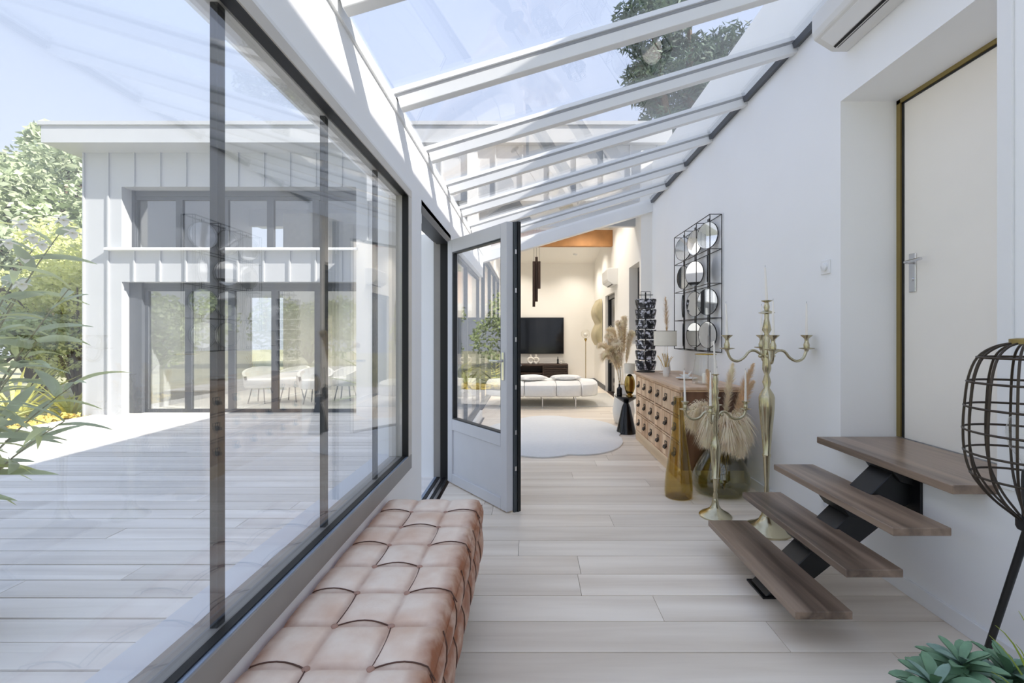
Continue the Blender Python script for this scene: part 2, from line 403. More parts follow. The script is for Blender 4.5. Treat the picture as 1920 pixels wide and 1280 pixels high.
def lbox(mb, u0, u1, t0, t1, z0, z1):
    c = H+U*((u0+u1)/2)-Nn*((t0+t1)/2)+Vector((0,0,(z0+z1)/2))
    return mb.obox(c, (u1-u0, t1-t0, z1-z0), LM)
T = .062; TOP = 2.245; st = .085
lbox(MB(), 0, st, 0, T, .012, TOP).build('stile', 'door_grey', dr, bevel=.004)
lbox(MB(), LW-st, LW, 0, T, .012, TOP).build('stile', 'door_grey', dr, bevel=.004)
for z0, z1 in ((.012, .10), (.50, .60), (2.13, TOP)):
    lbox(MB(), st, LW-st, 0, T, z0, z1).build('rail', 'door_grey', dr, bevel=.004)
lbox(MB(), st, LW-st, .014, T-.01, .10, .50).build('panel', 'door_grey', dr)
fb = MB()
for (u0, u1, z0, z1) in ((st, LW-st, .60, .612), (st, LW-st, 2.116, 2.13), (st, st+.013, .6, 2.13), (LW-st-.008, LW-st, .6, 2.13)): lbox(fb, u0, u1, .006, .05, z0, z1)
fb.build('glazing_bead', 'frame_dark', dr)
lbox(MB(), st, LW-st, .026, .034, .61, 2.12).build('pane', 'glass_window', dr)
lbox(MB(), LW-.006, LW+.012, .062, .092, .0, TOP+.004).build('lock_strip', 'door_edge', dr)
lbox(MB(), LW-.02, LW+.02, .092, .12, .0, TOP+.01).build('weather_strip', 'gasket', dr)
lb = MB()
for z in (.32, .6, .95, 1.32, 1.7, 2.0): lbox(lb, LW+.012, LW+.016, .068, .084, z, z+.035)
lb.build('latch_plate', 'chrome', dr)
hp = lbox(MB(), LW-.058, LW-.028, -.01, 0, 1.02, 1.24).build('handle_plate', 'chrome', dr, bevel=.003)
hl = MB(); c0 = H+U*(LW-.043)+Nn*.012+Vector((0,0,1.17)); hl.tube([c0, c0+Nn*.04, c0+Nn*.045-U*.11], .009, 8)
hl.build('lever', 'chrome', hp, smooth=40)
hl = MB(); c0 = H+U*(LW-.043)-Nn*.125+Vector((0,0,1.13)); hl.tube([c0, c0-Nn*.04, c0-Nn*.045-U*.10], .009, 8); hl.build('inner_lever', 'chrome', dr, smooth=40)
tag(MB().box(XL, XL+.02, 3.245, 3.262, 2.17, 2.29).build('contact_sensor', 'plastic_white', bevel=.003), 'small white contact sensor at top of the door opening', 'sensor')
sp = MB().box(XL, XL+.008, 3.13, 3.19, 1.24, 1.32).build('switch_plate', 'plastic_white', bevel=.002); MB().box(XL+.008, XL+.014, 3.145, 3.175, 1.255, 1.305).build('rocker', 'plastic_white', sp)
tag(sp, 'small white switch plate between the window and the door opening', 'switch')

# ---- right wall with the raised door niche
N0, N1, NZ0, NZ1 = 1.945, 2.937, .68, 2.88
wr = MB()
wr.box(XR, 2.45, -1.6, N0, -.1, 4.2).box(XR, 2.45, N1, END+.1, -.1, 4.2)
wr.box(XR, 2.45, N0, N1, NZ1, 4.2).box(XR, 2.45, N0, N1, -.1, NZ0).box(2.40, 2.46, N0, N1, NZ0, NZ1)
tag(wr.build('wall_right', 'white_wall', origin=(2.2, 3, 0)), 'tall smooth white wall behind the floating steps', 'wall', **S)
w5 = thing('added_window', (.6, -1.65, 0), 'glazed corridor end added behind the viewer to let in daylight', 'window', **S)  # unseen end glazing, added so daylight reaches the corridor
MB().box(XL, XR, -1.7, -1.62, 0, .06).build('frame_rail', 'frame_dark', w5); MB().box(XL, XR, -1.7, -1.62, 2.6, 2.68).build('frame_rail', 'frame_dark', w5)
for x in (XL, .13, 1.06, XR-.05): MB().box(x, x+.05, -1.7, -1.62, .06, 2.6).build('frame_post', 'frame_dark', w5)
MB().box(XL+.05, XR-.05, -1.665, -1.655, .06, 2.6).build('pane', 'glass_window', w5)
tag(MB().box(XR-.014, XR, -1.6, END, 0, .085).build('baseboard_right', 'plastic_white', bevel=.003), 'low white baseboard along the right wall', 'baseboard', **S)
tag(MB().box(XR-.012, XR, 1.88, N0-.002, NZ0+.05, 4.0).build('trim_3', 'plastic_white', bevel=.003), 'white upright casing strip at the near side of the door niche', 'trim', **S)
dn = thing('door_2', (2.38, 2.44, .72), 'flat beige door deep in the white niche above the steps', 'door', **S)
MB().box(2.375, 2.40, N0, N1-.045, .722, NZ1-.035).build('leaf', 'niche_door', dn)
MB().box(2.36, 2.40, N1-.03, N1, .722, NZ1).box(2.36, 2.40, N0, N1, NZ1-.025, NZ1).build('frame', 'brass_edge', dn)
MB().box(2.37, 2.40, N1-.046, N1-.03, .722, NZ1-.025).box(2.37, 2.40, N0, N1-.03, NZ1-.036, NZ1-.025).build('shadow_gap', 'frame_dark', dn)
hp = MB().box(2.366, 2.375, 2.80, 2.85, 1.66-.02, 1.90-.02).build('handle_plate', 'chrome', dn, bevel=.003)
hz = 1.38+(626-494)*2.86/853
hl = MB(); hl.tube([(2.37, 2.825, hz), (2.325, 2.825, hz), (2.315, 2.815, hz), (2.315, 2.70, hz+.006)], .0095, 8); hl.build('lever', 'chrome', hp, smooth=40)
MB().lathe([(.012, 0), (.012, .006), (.006, .008)], (2.366, 2.825, 1.72), 12, align((-1,0,0))).build('lock_cylinder', 'chrome', hp, smooth=40)

# ---- glass roof over the corridor
rf = thing('ceiling', (.6, 3, 2.72), 'sloping glass roof carried by white rafters', 'glass roof', **S)
RD = [-1.37, -.57, .23, 1.03, 1.83, 2.63, 3.43, 4.22, 5.02, 5.83, 6.63]
sl = math.atan(.2996); RM = Matrix.Rotation(-sl, 3, 'Y')
def rbox(mb, x0, x1, y0, y1, n0, n1):
    "box laid along the slope, n0..n1 measured square to it"
    ax = Vector((math.cos(sl), 0, math.sin(sl))); nn = Vector((-math.sin(sl), 0, math.cos(sl)))
    base = Vector((-.77, 0, 2.72)); k = 1/math.cos(sl)
    c = base+ax*(((x0+x1)/2+.77)*k)+nn*((n0+n1)/2)+Vector((0, (y0+y1)/2, 0))
    return mb.obox(c, ((x1-x0)*k, y1-y0, n1-n0), Matrix((ax, Vector((0,1,0)), nn)).transposed())
for dd in RD:
    ra = rbox(MB(), -.76, 1.985, dd-.03, dd+.03, -.055, .012).build('rafter', 'white_metal', rf, bevel=.003)
    cp = MB(); rbox(cp, -.9, 1.985, dd-.04, dd-.022, .03, .045); rbox(cp, -.9, 1.985, dd+.022, dd+.04, .03, .045); rbox(cp, -.9, 1.985, dd-.036, dd+.036, .045, .06)
    cp.build('cap', 'white_metal', ra)
    g2 = MB(); rbox(g2, -.86, 1.985, dd-.026, dd-.018, .012, .03); rbox(g2, -.86, 1.985, dd+.018, dd+.026, .012, .03); g2.build('seal', 'seal_grey', ra)
edges = RD+[END]
for a, b2 in zip(edges[:-1], edges[1:]):
    rbox(MB(), -.88, 1.985, a+.03, b2-.03, .014, .026).build('pane', 'glass_roof', rf)
    fs_ = rbox(MB(), 1.95, 1.999, a+.04, b2-.04, -.03, .012).build('flashing', 'facade_frame', rf); fs_['label'] = 'dark strip along the wall'
eb = MB(); eb.prism([(-.95, END, roofz(-.95)-.16), (2.0, END, roofz(2.0)-.16), (2.0, END, roofz(2.0)+.05), (-.95, END, roofz(-.95)+.05)], (0, .14, 0))
tag(eb.build('trim_4', 'white_metal'), 'sloping white end beam between the glass roof and the living room', 'trim', **S)

# ---- living room shell
lr = MB(); LX = 1.82; LB = 13.0
for a, b2, z0, z1 in ((7.5, 7.62, -.1, 4.4), (7.62, 8.42, -.1, 1.2), (7.62, 8.42, 2.6, 4.4), (8.42, 9.86, -.1, 4.4), (9.86, 11.1, 2.3, 4.4), (11.1, 13.2, -.1, 4.4)):
    lr.box(LX, 2.2, a, b2, z0, z1)
lr.box(2.02, 2.2, 9.86, 11.1, -.1, 2.3).box(2.06, 2.2, 7.62, 8.42, 1.2, 2.6)
tag(lr.build('wall_right', 'living_wall'), 'cream living room wall with a dark door and a slim window', 'wall', **S)
tag(MB().box(-1.2, 2.2, LB, LB+.2, -.1, 4.4).build('wall_back', 'living_wall'), 'cream end wall of the living room behind the television', 'wall', **S)
lc = MB(); lc.prism([(-1.0, LB, 3.4), (-1.0, 7.9, 4.22), (-1.0, 7.9, 4.36), (-1.0, LB, 3.54)], (3.0, 0, 0)); tag(lc.build('ceiling', 'living_wall'), 'sloping cream ceiling of the living room', 'ceiling', **S)
tag(MB().box(LX-.015, LX, 8.42, 9.86, 0, .1).build('baseboard_right', 'plastic_white'), 'white baseboard between slim window and dark door', 'baseboard', **S)
tag(MB().box(LX-.015, LX, 11.1, LB, 0, .12).build('baseboard_right', 'facade_frame'), 'dark grey baseboard beyond the dark door', 'baseboard', **S)
tag(MB().box(-.88, LX-.015, LB-.015, LB, 0, .12).build('baseboard_back', 'facade_frame'), 'dark grey baseboard under the television', 'baseboard', **S)
w3 = thing('window_3', (1.95, 8.0, 1.2), 'slim dark-framed window recessed in the living room wall', 'window', **S)
MB().box(1.98, 2.04, 7.62, 8.42, 1.2, 1.28).box(1.98, 2.04, 7.62, 8.42, 2.52, 2.6).box(1.98, 2.04, 8.34, 8.42, 1.28, 2.52).box(1.98, 2.04, 7.62, 7.7, 1.28, 2.52).build('frame', 'frame_dark', w3)
MB().box(2.03, 2.04, 7.7, 8.34, 1.28, 2.52).build('pane', 'black_gloss', w3)
d3 = thing('door_3', (1.9, 10.5, 0), 'tall black glazed door in the living room wall', 'door', **S)
MB().box(1.88, 1.95, 9.86, 11.1, 2.2, 2.3).box(1.88, 1.95, 9.86, 9.95, 0, 2.2).box(1.88, 1.95, 11.0, 11.1, 0, 2.2).build('frame', 'frame_dark', d3)
MB().box(1.92, 1.94, 9.95, 11.0, 0, 2.2).build('leaf', 'black_gloss', d3)
w4 = thing('window_4', (-.93, 10.4, 0), 'glazed side of the living room facing the courtyard', 'window', **S)
MB().box(-.98, -.9, 7.6, LB, -.02, .06).build('frame_rail', 'frame_dark', w4); MB().box(-.98, -.9, 7.6, LB, 2.84, 2.94).build('frame_rail', 'frame_dark', w4)
for dd in (7.6, 8.9, 10.25, 11.6, 12.94): MB().box(-.98, -.9, dd, dd+.06, .06, 2.84).build('frame_post', 'frame_dark', w4)
MB().box(-.946, -.934, 7.66, 12.94, .06, 2.84).build('pane', 'glass_window', w4)
tag(MB().box(-1.05, -.88, 7.54, LB+.2, 2.94, 4.4).build('wall_left', 'living_wall'), 'wall above the glazed side of the living room', 'wall', **S)
# added fill lamps, shaped as ceiling spots, brightening the living room
sl2 = math.atan((4.22-3.4)/5.1)
for i, (x, y) in enumerate([(-.3, 8.6), (1.2, 8.6), (-.3, 9.5), (1.2, 9.5), (-.3, 11.2), (1.2, 11.2), (-.3, 12.2), (1.2, 12.2)]):
    z = 3.4+(LB-y)*(4.22-3.4)/5.1
    t = thing('added_spot', (x, y, z-.03), 'small white spotlight added to brighten the living room', 'spotlight', 'added fill spots of the living room')
    MB().lathe([(.05, -.03), (.06, -.03), (.06, 0), (.05, 0)], (x, y, z), 20, cap=False).build('trim_ring', 'white_metal', t, smooth=40)
    ld = bpy.data.lights.new('fill_lamp', 'SPOT'); ld.energy = FILL_W; ld.spot_size = math.radians(130); ld.spot_blend = .8; ld.shadow_soft_size = .05; ld.color = (1, .93, .84)
    lo = bpy.data.objects.new('fill_lamp', ld); C.objects.link(lo); lo.parent = t; lo.location = (0, 0, -.005)
for i, (x, y) in enumerate([(-6.2, 8.9), (-4.9, 8.9), (-3.7, 8.9), (-6.2, 10.3), (-4.9, 10.3), (-3.7, 10.3)]):  # more added lamps, lifting the dark annex interior
    z = EYE-(466-626)*7.9/853.33-.3
    t = thing('added_spot', (x, y, z-.03), 'small spotlight added to brighten the annex room', 'spotlight', 'added fill spots of the annex')
    MB().lathe([(.05, -.03), (.06, -.03), (.06, 0), (.05, 0)], (x, y, z), 20, cap=False).build('trim_ring', 'white_metal', t, smooth=40)
    ld = bpy.data.lights.new('fill_lamp', 'SPOT'); ld.energy = 20; ld.spot_size = math.radians(140); ld.spot_blend = .8; ld.shadow_soft_size = .05; ld.color = (1, .95, .88)
    lo = bpy.data.objects.new('fill_lamp', ld); C.objects.link(lo); lo.parent = t; lo.location = (0, 0, -.01)
bm_ = MB().box(-.88, LX, 10.1, 10.24, 3.33, 3.69); tag(bm_.build('ceiling_beam', 'beam', bevel=.006), 'honey-coloured timber beam across the living room', 'beam', **S)

# ---- the annex across the terrace
def FX(x): return (x-995)*7.9/853.33
def FZ(y): return EYE-(y-626)*7.9/853.33
ax = thing('annex_building', (-4, 9, -.1), 'pale grey metal-clad annex with flat overhanging roof across the terrace', 'building')
FD = 7.9
XW0, XW1, XA, XB = FX(228), FX(668), FX(157), 2.3
ZU1, ZU0, ZM0 = FZ(350), FZ(466), FZ(528)
w_ = MB(); w_.box(XA, XW0, FD, 11.6, -.1, 4.52).box(XW0, XW1, FD, FD+.35, ZU1, 4.52).box(XW0, XW1, FD, FD+.35, ZM0, ZU0).box(XW1, -2.73, FD, 12, -.1, 4.52)
w_.box(-2.73, XB, FD, FD+.1, 3.25, 4.52)
w_.box(XW0, XW1, 11.5, 11.6, 2.3, 3.0).box(XW0, XW1, 11.5, 11.6, 4.1, 4.52).box(-6.0, -4.9, 11.5, 11.6, -.1, 2.3).build('wall', 'facade_metal', ax)
MB().box(-2.73, XB, 7.58, FD, roofz(2.0)+.05, 4.52).build('upstand', 'facade_metal', ax)
iw = MB().box(XW0+.9, XW1-.9, 11.4, 11.5, -.1, 4.4).box(XW0, XW1, FD+.35, 11.5, ZU0-.3, ZU0-.2).box(XW0, XW1, FD+.1, 11.5, -.14, -.02).build('inner_wall', 'curtain', ax)
MB().box(XA-.27, XB+.02, 7.46, 8.3, 4.52, 4.80).box(XA-.27, -2.73, 8.3, 13.6, 4.52, 4.80).box(-1.05, XB+.02, 8.3, 13.6, 4.52, 4.80).build('roof', 'facade_metal', ax)
MB().box(XA-.30, XB+.05, 7.43, 8.33, 4.80, 4.86).box(XA-.30, -2.70, 8.33, 13.6, 4.80, 4.86).box(-1.08, XB+.05, 8.33, 13.6, 4.80, 4.86).build('roof_cap', 'facade_metal', ax)
rib = lambda x, z0, z1: MB().box(x-.012, x+.012, FD-.028, FD, z0, z1).build('rib', 'facade_metal', ax)
x = XA+.44
rib(XA+.012, -.1, 4.52)
while x < XB:
    if x < XW0: rib(x, -.1, 4.52)
    elif x < XW1: rib(x, ZU1, 4.52); rib(x, ZM0, ZU0-.04)
    elif x < -2.73: rib(x, 0, 4.52)
    else: MB().box(x-.012, x+.012, 7.55, 7.58, 3.62, 4.52).build('rib', 'facade_metal', ax)
    x += .449
MB().box(XW0-.2, XW1+.05, FD-.12, FD+.3, ZU0-.04, ZU0).build('sill', 'white_metal', ax)
def glazing(kind, x0, x1, z0, z1, n, dd):
    wd = (x1-x0)/n
    for k in range(n):
        a, b2 = x0+k*wd, x0+(k+1)*wd; fr = .06
        fo = MB().box(a, a+fr, dd, dd+.06, z0, z1).box(b2-fr, b2, dd, dd+.06, z0, z1).box(a+fr, b2-fr, dd, dd+.06, z0, z0+fr).box(a+fr, b2-fr, dd, dd+.06, z1-fr, z1).build(kind, 'facade_frame', ax)
        MB().box(a+fr, b2-fr, dd+.025, dd+.035, z0+fr, z1-fr).build('pane', 'glass_facade', fo)
glazing('window', XW0, XW1, ZU0, ZU1-.1, 5, FD+.24)
MB().box(XW0, XW1, FD+.22, FD+.3, ZU1-.1, ZU1).build('lintel', 'facade_frame', ax)
glazing('sliding_door', XW0+.22, XW1, -.02, ZM0-.08, 5, FD+.22)
MB().box(XW0, XW0+.22, FD+.15, FD+.3, -.02, ZM0).build('shutter_box', 'facade_frame', ax); MB().box(XW0, XW1, FD+.2, FD+.3, ZM0-.08, ZM0).build('lintel', 'facade_frame', ax)
MB().box(XW0-.02, XW0+.05, FD+.2, FD+.32, ZU0, ZU1).build('shutter_box', 'facade_frame', ax)
# slanted white wing wall at the right end of the glass front
fw = MB(); fw.prism([(FX(668), 7.9, -.02), (P(701,626,7.35).x, 7.35, -.02), (P(701,626,7.35).x+.14, 7.42, -.02), (FX(668)+.14, 7.97, -.02)], (0, 0, 2.95))
tag(fw.build('wing_wall', 'white_wall'), 'white wing wall jutting from the annex towards the terrace', 'wall', **S)
# courtyard end: garden shed with tiled roof seen through the glass door
sh = thing('garden_house', (-2.4, 17.5, 0), 'low house with a pale tiled roof at the end of the courtyard', 'building')
MB().box(-7, 1.0, 16.6, 20, -.1, 2.5).build('wall', 'curtain', sh)
r_ = MB(); r_.prism([(-7.4, 16.0, 2.45), (-7.4, 20.4, 2.45), (-7.4, 18.4, 3.9)], (8.8, 0, 0)); r_.build('roof', 'terracotta', sh)
for k, x in enumerate((-3.6, -2.7, -1.8, -.9)):
    fo = MB().box(x, x+.66, 16.55, 16.62, .3, 2.0).build('window', 'fence_brown', sh); MB().box(x+.07, x+.59, 16.53, 16.56, .37, 1.93).build('pane', 'black_gloss', fo)
MB().box(-7, 1.0, 15.9, 16.1, 2.2, 2.45).build('fascia', 'white_metal', sh)

# ================================================================== furniture and objects
# ---- tufted leather bench
BX0, BX1, BY0, BY1, BZ0, BZ1 = -.775, -.262, .86, 2.47, .19, .50
bn = thing('leather_bench', ((BX0+BX1)/2, (BY0+BY1)/2, 0), 'long tan button-tufted leather bench under the window', 'bench')
CW = .52/3; NR = 9; RW = (BY1-BY0)/NR
def tuft(u, v, nu, nv):
    a = (u*nu) % 1; b = (v*nv) % 1
    return (max(0, math.sin(math.pi*a))*max(0, math.sin(math.pi*b)))**.42
def wearf(a, b): return max(0, 1-4.5*min(a, 1-a))*.9
mb = MB(); wear = []
GX, GY, GZ = 30, 90, 18
def edge_round(t, w, r):          # drops near an edge
    e = min(t, w-t)
    return 0 if e >= r else -(r-math.sqrt(max(0, r*r-(r-e)**2)))
def topf(u, v):
    x = BX0+(BX1-BX0)*u; y = BY0+(BY1-BY0)*v
    z = BZ1-.017+.017*tuft(u, v, 3, NR)+edge_round(u*.52, .52, .03)+edge_round(v*1.61, 1.61, .03)
    ed = min(u*.52, (1-u)*.52); wr_ = max(0, 1-ed/.07)*.95
    seam = 1-tuft(u, v, 3, NR); wear.append(min(1, max(wr_, .75*max(0, seam-.45))))
    return (x, y, z)
mb.grid(topf, GX, GY)
def sidef(sign):
    def fn(u, v):
        y = BY0+(BY1-BY0)*u; z = BZ0+(BZ1-.045-BZ0)*v
        bulge = .026*tuft(u, v, NR, 1.6)+edge_round(u*1.61, 1.61, .03)
        x = (BX1-.012+bulge) if sign > 0 else (BX0+.012-bulge*.3)
        wear.append(.8+.2*(1-tuft(u, v, NR, 1.6)))
        if v == 1: x = BX1 if sign > 0 else BX0; 
        return (x, y, z)
    return fn
mb.grid(sidef(1), GY, GZ); mb.grid(sidef(-1), GY, GZ)
def endf(sign):
    def fn(u, v):
        x = BX0+(BX1-BX0)*u; z = BZ0+(BZ1-.045-BZ0)*v
        bulge = .02*tuft(u, v, 3, 1.6); wear.append(.6)
        return (x, BY1-.01+bulge if sign > 0 else BY0+.01-bulge, z)
    return fn
mb.grid(endf(1), GX, GZ); mb.grid(endf(-1), GX, GZ)
cu = mb.build('cushion', 'leather', bn, smooth=70, fixn=True)
at_ = cu.data.attributes.new('wear', 'FLOAT', 'POINT'); at_.data.foreach_set('value', wear)
MB().box(BX0+.02, BX1-.02, BY0+.02, BY1-.02, BZ0-.02, BZ0+.25).build('base', 'leather_seam', bn)
# buttons and curved pleats between them, each pleat on alternate sides as on the bench
for r in range(1, NR):
    for c in (1, 2):
        MB().sphere((BX0+c*CW, BY0+r*RW, BZ1-.018), .0125, 12, 6, (1, 1, .55)).build('button', 'leather_button', bn, smooth=60)
for r in range(1, NR):
    y = BY0+r*RW
    for c in range(3):
        if (r+c) % 2 == 0:
            bow = .016; pts = []
            for k in range(9):
                t = k/8; u = (c+t)/3
                pts.append((BX0+.52*u, y+bow*math.sin(math.pi*t), BZ1-.0175+.017*tuft(u, (y+bow*math.sin(math.pi*t)-BY0)/1.61, 3, NR)+edge_round(u*.52, .52, .03)))
            MB().tube(pts, .0022, 6).build('pleat', 'leather_seam', bn, smooth=60)
    if r < NR-1:
        for c in (1, 2):
            if (r+c) % 2 == 0:
                pts = []
                for k in range(9):
                    t = k/8; x = BX0+c*CW+.010*math.sin(math.pi*t); yy = y+RW*t
                    pts.append((x, yy, BZ1-.0175+.017*tuft((x-BX0)/.52, (yy-BY0)/1.61, 3, NR)))
                MB().tube(pts, .0022, 6).build('pleat', 'leather_seam', bn, smooth=60)
for r in range(1, NR):
    y = BY0+r*RW; pts = []
    for k in range(8):
        t = k/7; z = BZ1-.03-.27*t; v = min(1, max(0, (z-BZ0)/(BZ1-.045-BZ0)))
        yy = y-.03*math.sin(math.pi*t)
        pts.append((BX1-.006+.026*tuft((yy-BY0)/1.61, v, NR, 1.6), yy, z))
    MB().tube(pts, .0022, 6).build('pleat', 'leather_seam', bn, smooth=60)
for x in (BX0+.1, BX1-.12):
    for y in (BY0+.1, BY1-.1):
        MB().lathe([(.02, 0), (.028, .18)], (x, y, 0), 12).build('leg', 'dark_wood', bn, smooth=50)

# ---- floating steps
stp = thing('floating_stair', (1.7, 2.45, 0), 'four dark oak floating steps on a black steel stringer', 'stairs')
TH = .035; tr = [(1.146, 1.396, .178), (1.366, 1.615, .36), (1.569, 1.824, .54)]
for a, b2, z in tr: MB().box(a, b2, 1.97, 2.94, z-TH, z).build('tread', 'tread_oak', stp, bevel=.003)
MB().prism([(1.841, 1.985, .68), (1.841, 2.93, .68), (2.36, 2.93, .68), (2.36, 1.985, .68)], (0, 0, .04)).build('tread', 'tread_oak', stp, bevel=.003)
zz = MB(); y0, y1 = 2.38, 2.54
poly = [(1.10, 0), (1.36, 0), (1.52, .12), (1.66, .30), (1.86, .42), (1.998, .52), (1.998, .68), (1.86, .68), (1.80, .60), (1.86, .535), (1.80, .505), (1.60, .505), (1.55, .43), (1.62, .36), (1.59, .325), (1.40, .325), (1.34, .25), (1.41, .18), (1.37, .143), (1.17, .143), (1.12, .08)]
# the stringer: sloping box beam and a folded bracket under every tread
bmx = MB(); bmx.prism([(1.22, y0, 0), (1.36, y0, 0), (1.99, y0, .50), (1.99, y0, .66), (1.90, y0, .66)], (0, y1-y0, 0)); bmx.build('stringer', 'black_steel', stp, bevel=.004)
for a, b2, z in [(1.21, 1.396, .178)]+tr[1:]+[(1.84, 2.0, .68+TH)]:
    zt = z-TH; xc = a+.10
    br = MB(); br.prism([(a+.03, y0-.02, zt), (b2-.03, y0-.02, zt), (xc+.10, y0-.02, max(.0, zt-.10)), (xc-.02, y0-.02, max(.0, zt-.07))], (0, y1-y0+.04, 0)); br.build('bracket', 'black_steel', stp, bevel=.003)
MB().box(1.21, 1.36, y0-.01, y1+.01, 0, .01).build('foot_plate', 'black_steel', stp)
MB().box(1.985, 1.999, y0-.06, y1+.06, .42, .68).build('wall_plate', 'black_steel', stp)

# ---- candelabra
def candelabrum(name, cx, cy, k, prof, arm, armz, cupz, cup, angs, label, tall, cand_names, which):
    t = thing(name, (cx, cy, 0), label, 'candelabrum')
    pr = sorted([(r*k, z) for r, z in prof], key=lambda p: p[1])
    iz = next(i for i, p in enumerate(pr) if p[1] > .09)
    MB().lathe(pr[:iz+1], (cx, cy, 0), 32).build('base', 'pewter', t, smooth=35)
    MB().lathe(pr[iz:], (cx, cy, 0), 24).build('stem', 'pewter', t, smooth=50)
    def candle(x, y, z, h, r, lab, lean=(0, 0)):
        cd = MB(); top = Vector((x+lean[0], y+lean[1], z+h))
        cd.tube([(x, y, z), Vector((x, y, z)).lerp(top, .5), Vector((x, y, z)).lerp(top, .97), top], [r, r*.8, r*.55, r*.2], 12)
        c = cd.build('candle', 'candle', smooth=60, origin=(x, y, z)); tag(c, lab, 'candle', 'taper candles in the '+which)
        MB().tube([top, top+Vector((.001, 0, .012))], .001, 5).build('wick', 'frame_dark', c)
    ztop = pr[-1][1]
    candle(cx, cy, ztop, tall, .0095 if k > .001 else .008, f'white taper candle on the central top cup of the {which}', (-.012, 0))
    for an, nm in zip(angs, cand_names):
        dx, dy = math.cos(an), math.sin(an); pts = [(cx+dx*r*k, cy+dy*r*k, armz+h*k) for r, h in arm]
        # smooth the path
        sp_ = []
        for i in range(len(pts)-1):
            p0, p1, p2, p3 = [Vector(pts[max(0, min(len(pts)-1, j))]) for j in (i-1, i, i+1, i+2)]
            for q in range(5):
                s = q/5; sp_.append(.5*((2*p1)+(p2-p0)*s+(2*p0-5*p1+4*p2-p3)*s*s+(3*p1-p0-3*p2+p3)*s**3))
        sp_.append(Vector(pts[-1]))
        a_ = MB().tube(sp_, 6.2*k, 10).build('arm', 'pewter', t, smooth=60)
        MB().sphere((cx+dx*30*k, cy+dy*30*k, armz+2*k), 9*k, 12, 8).build('scroll', 'pewter', a_, smooth=60)
        ex, ey = pts[-1][0], pts[-1][1]; ez = pts[-1][2]
        MB().lathe([(r*k, ez+h*k) for r, h in cup], (ex, ey, 0), 20).build('candle_cup', 'pewter', a_, smooth=50)
        candle(ex, ey, ez+cup[-1][1]*k, tall*.95, .009 if k > .001 else .007, f'white taper candle on the {nm} arm of the {which}', (-.008 if nm == 'left' else .0, 0))
k = .00152
LP = [(105,0),(104,8),(88,18),(60,30),(36,48),(24,70),(18,95)]
zL = lambda y: 1.616-(y-205)*(1.616-.10)/(1195-205)
big = [(r, z*k) for r, z in LP]+[(r, zL(y)) for y, r in ((1150,10),(1110,14),(1085,10),(1070,11),(1050,9),(1000,12),(925,15),(918,18),(910,18),(905,15),(800,24),(700,33),(650,34),(635,30),(605,12),(580,19),(545,10),(520,19),(490,18),(465,18),(430,18),(400,14),(375,16),(358,10),(340,20),(290,10),(268,10),(263,35),(260,34),(250,10),(235,13),(215,8),(208,23),(205,24))]
big = [(r, z) for r, z in big]
cup = [(8,-6),(10,2),(32,6),(34,9),(12,12),(13,24),(8,40),(9,52),(24,66),(25,69)]
candelabrum('candelabrum', 1.66, 3.2, k, big, [(14,0),(53,26),(82,22),(106,-6),(138,-22),(168,-8),(184,30)], zL(462), 0, cup, [math.radians(a) for a in (180, 0, 250, 70)],
    'tall antique-silver five-light candelabrum beside the wooden steps', .235, ('left', 'right', 'front', 'back'), 'tall candelabrum')
k2 = .00164
zS = lambda y: 1.077-(y-545)*(1.077-.085)/(1150-545)
sm_ = [(72,0),(72,.010),(62,.025),(44,.04),(26,.06),(17,.085)]+[(r, zS(y)) for y, r in ((1125,13),(1115,9),(1100,11),(1090,7),(1032,12),(1025,18),(1020,14),(900,23),(872,22),(860,18),(825,8),(800,14),(770,10),(740,15),(690,18),(650,10),(625,17),(600,9),(580,14),(552,8),(546,18),(545,18))]
cup2 = [(6,-4),(8,2),(24,5),(25,8),(9,10),(10,20),(7,28),(17,40),(18,42)]
candelabrum('candelabrum', 1.40, 3.45, k2, sm_, [(12,0),(30,14),(52,12),(75,-12),(105,-18),(132,-4),(142,22)], zS(735), 0, cup2, [math.radians(a) for a in (182, 2, 240, 65)],
    'smaller silver five-light candelabrum in front of the round glass demijohn', .25, ('left', 'right', 'front', 'back'), 'smaller candelabrum')

# ---- glass vessels
def vessel(name, prof, c, mat, label, cat='vase', th=.006, n=32):
    inner = [(max(.001, r-th), z+(th if i == 0 else 0)) for i, (r, z) in enumerate(prof)]
    full = prof+inner[::-1]
    return tag(MB().lathe(full, c, n).build(name, mat, smooth=50), label, cat)
vessel('tall_vase', [(.09,0),(.112,.006),(.117,.05),(.114,.12),(.100,.25),(.078,.40),(.058,.55),(.045,.70),(.041,.80),(.043,.835),(.046,.845)], (1.257, 3.87, 0), 'glass_olive', 'tall narrow amber-olive glass bottle vase on the floor by the chest')
DJ = (1.66, 3.98, 0)
vessel('demijohn', [(.15,0),(.20,.012),(.236,.06),(.243,.11),(.235,.17),(.200,.26),(.150,.35),(.095,.42),(.062,.46),(.056,.50),(.062,.512)], DJ, 'glass_smoke', 'round smoked-glass demijohn on the floor holding pampas grass', 'demijohn')

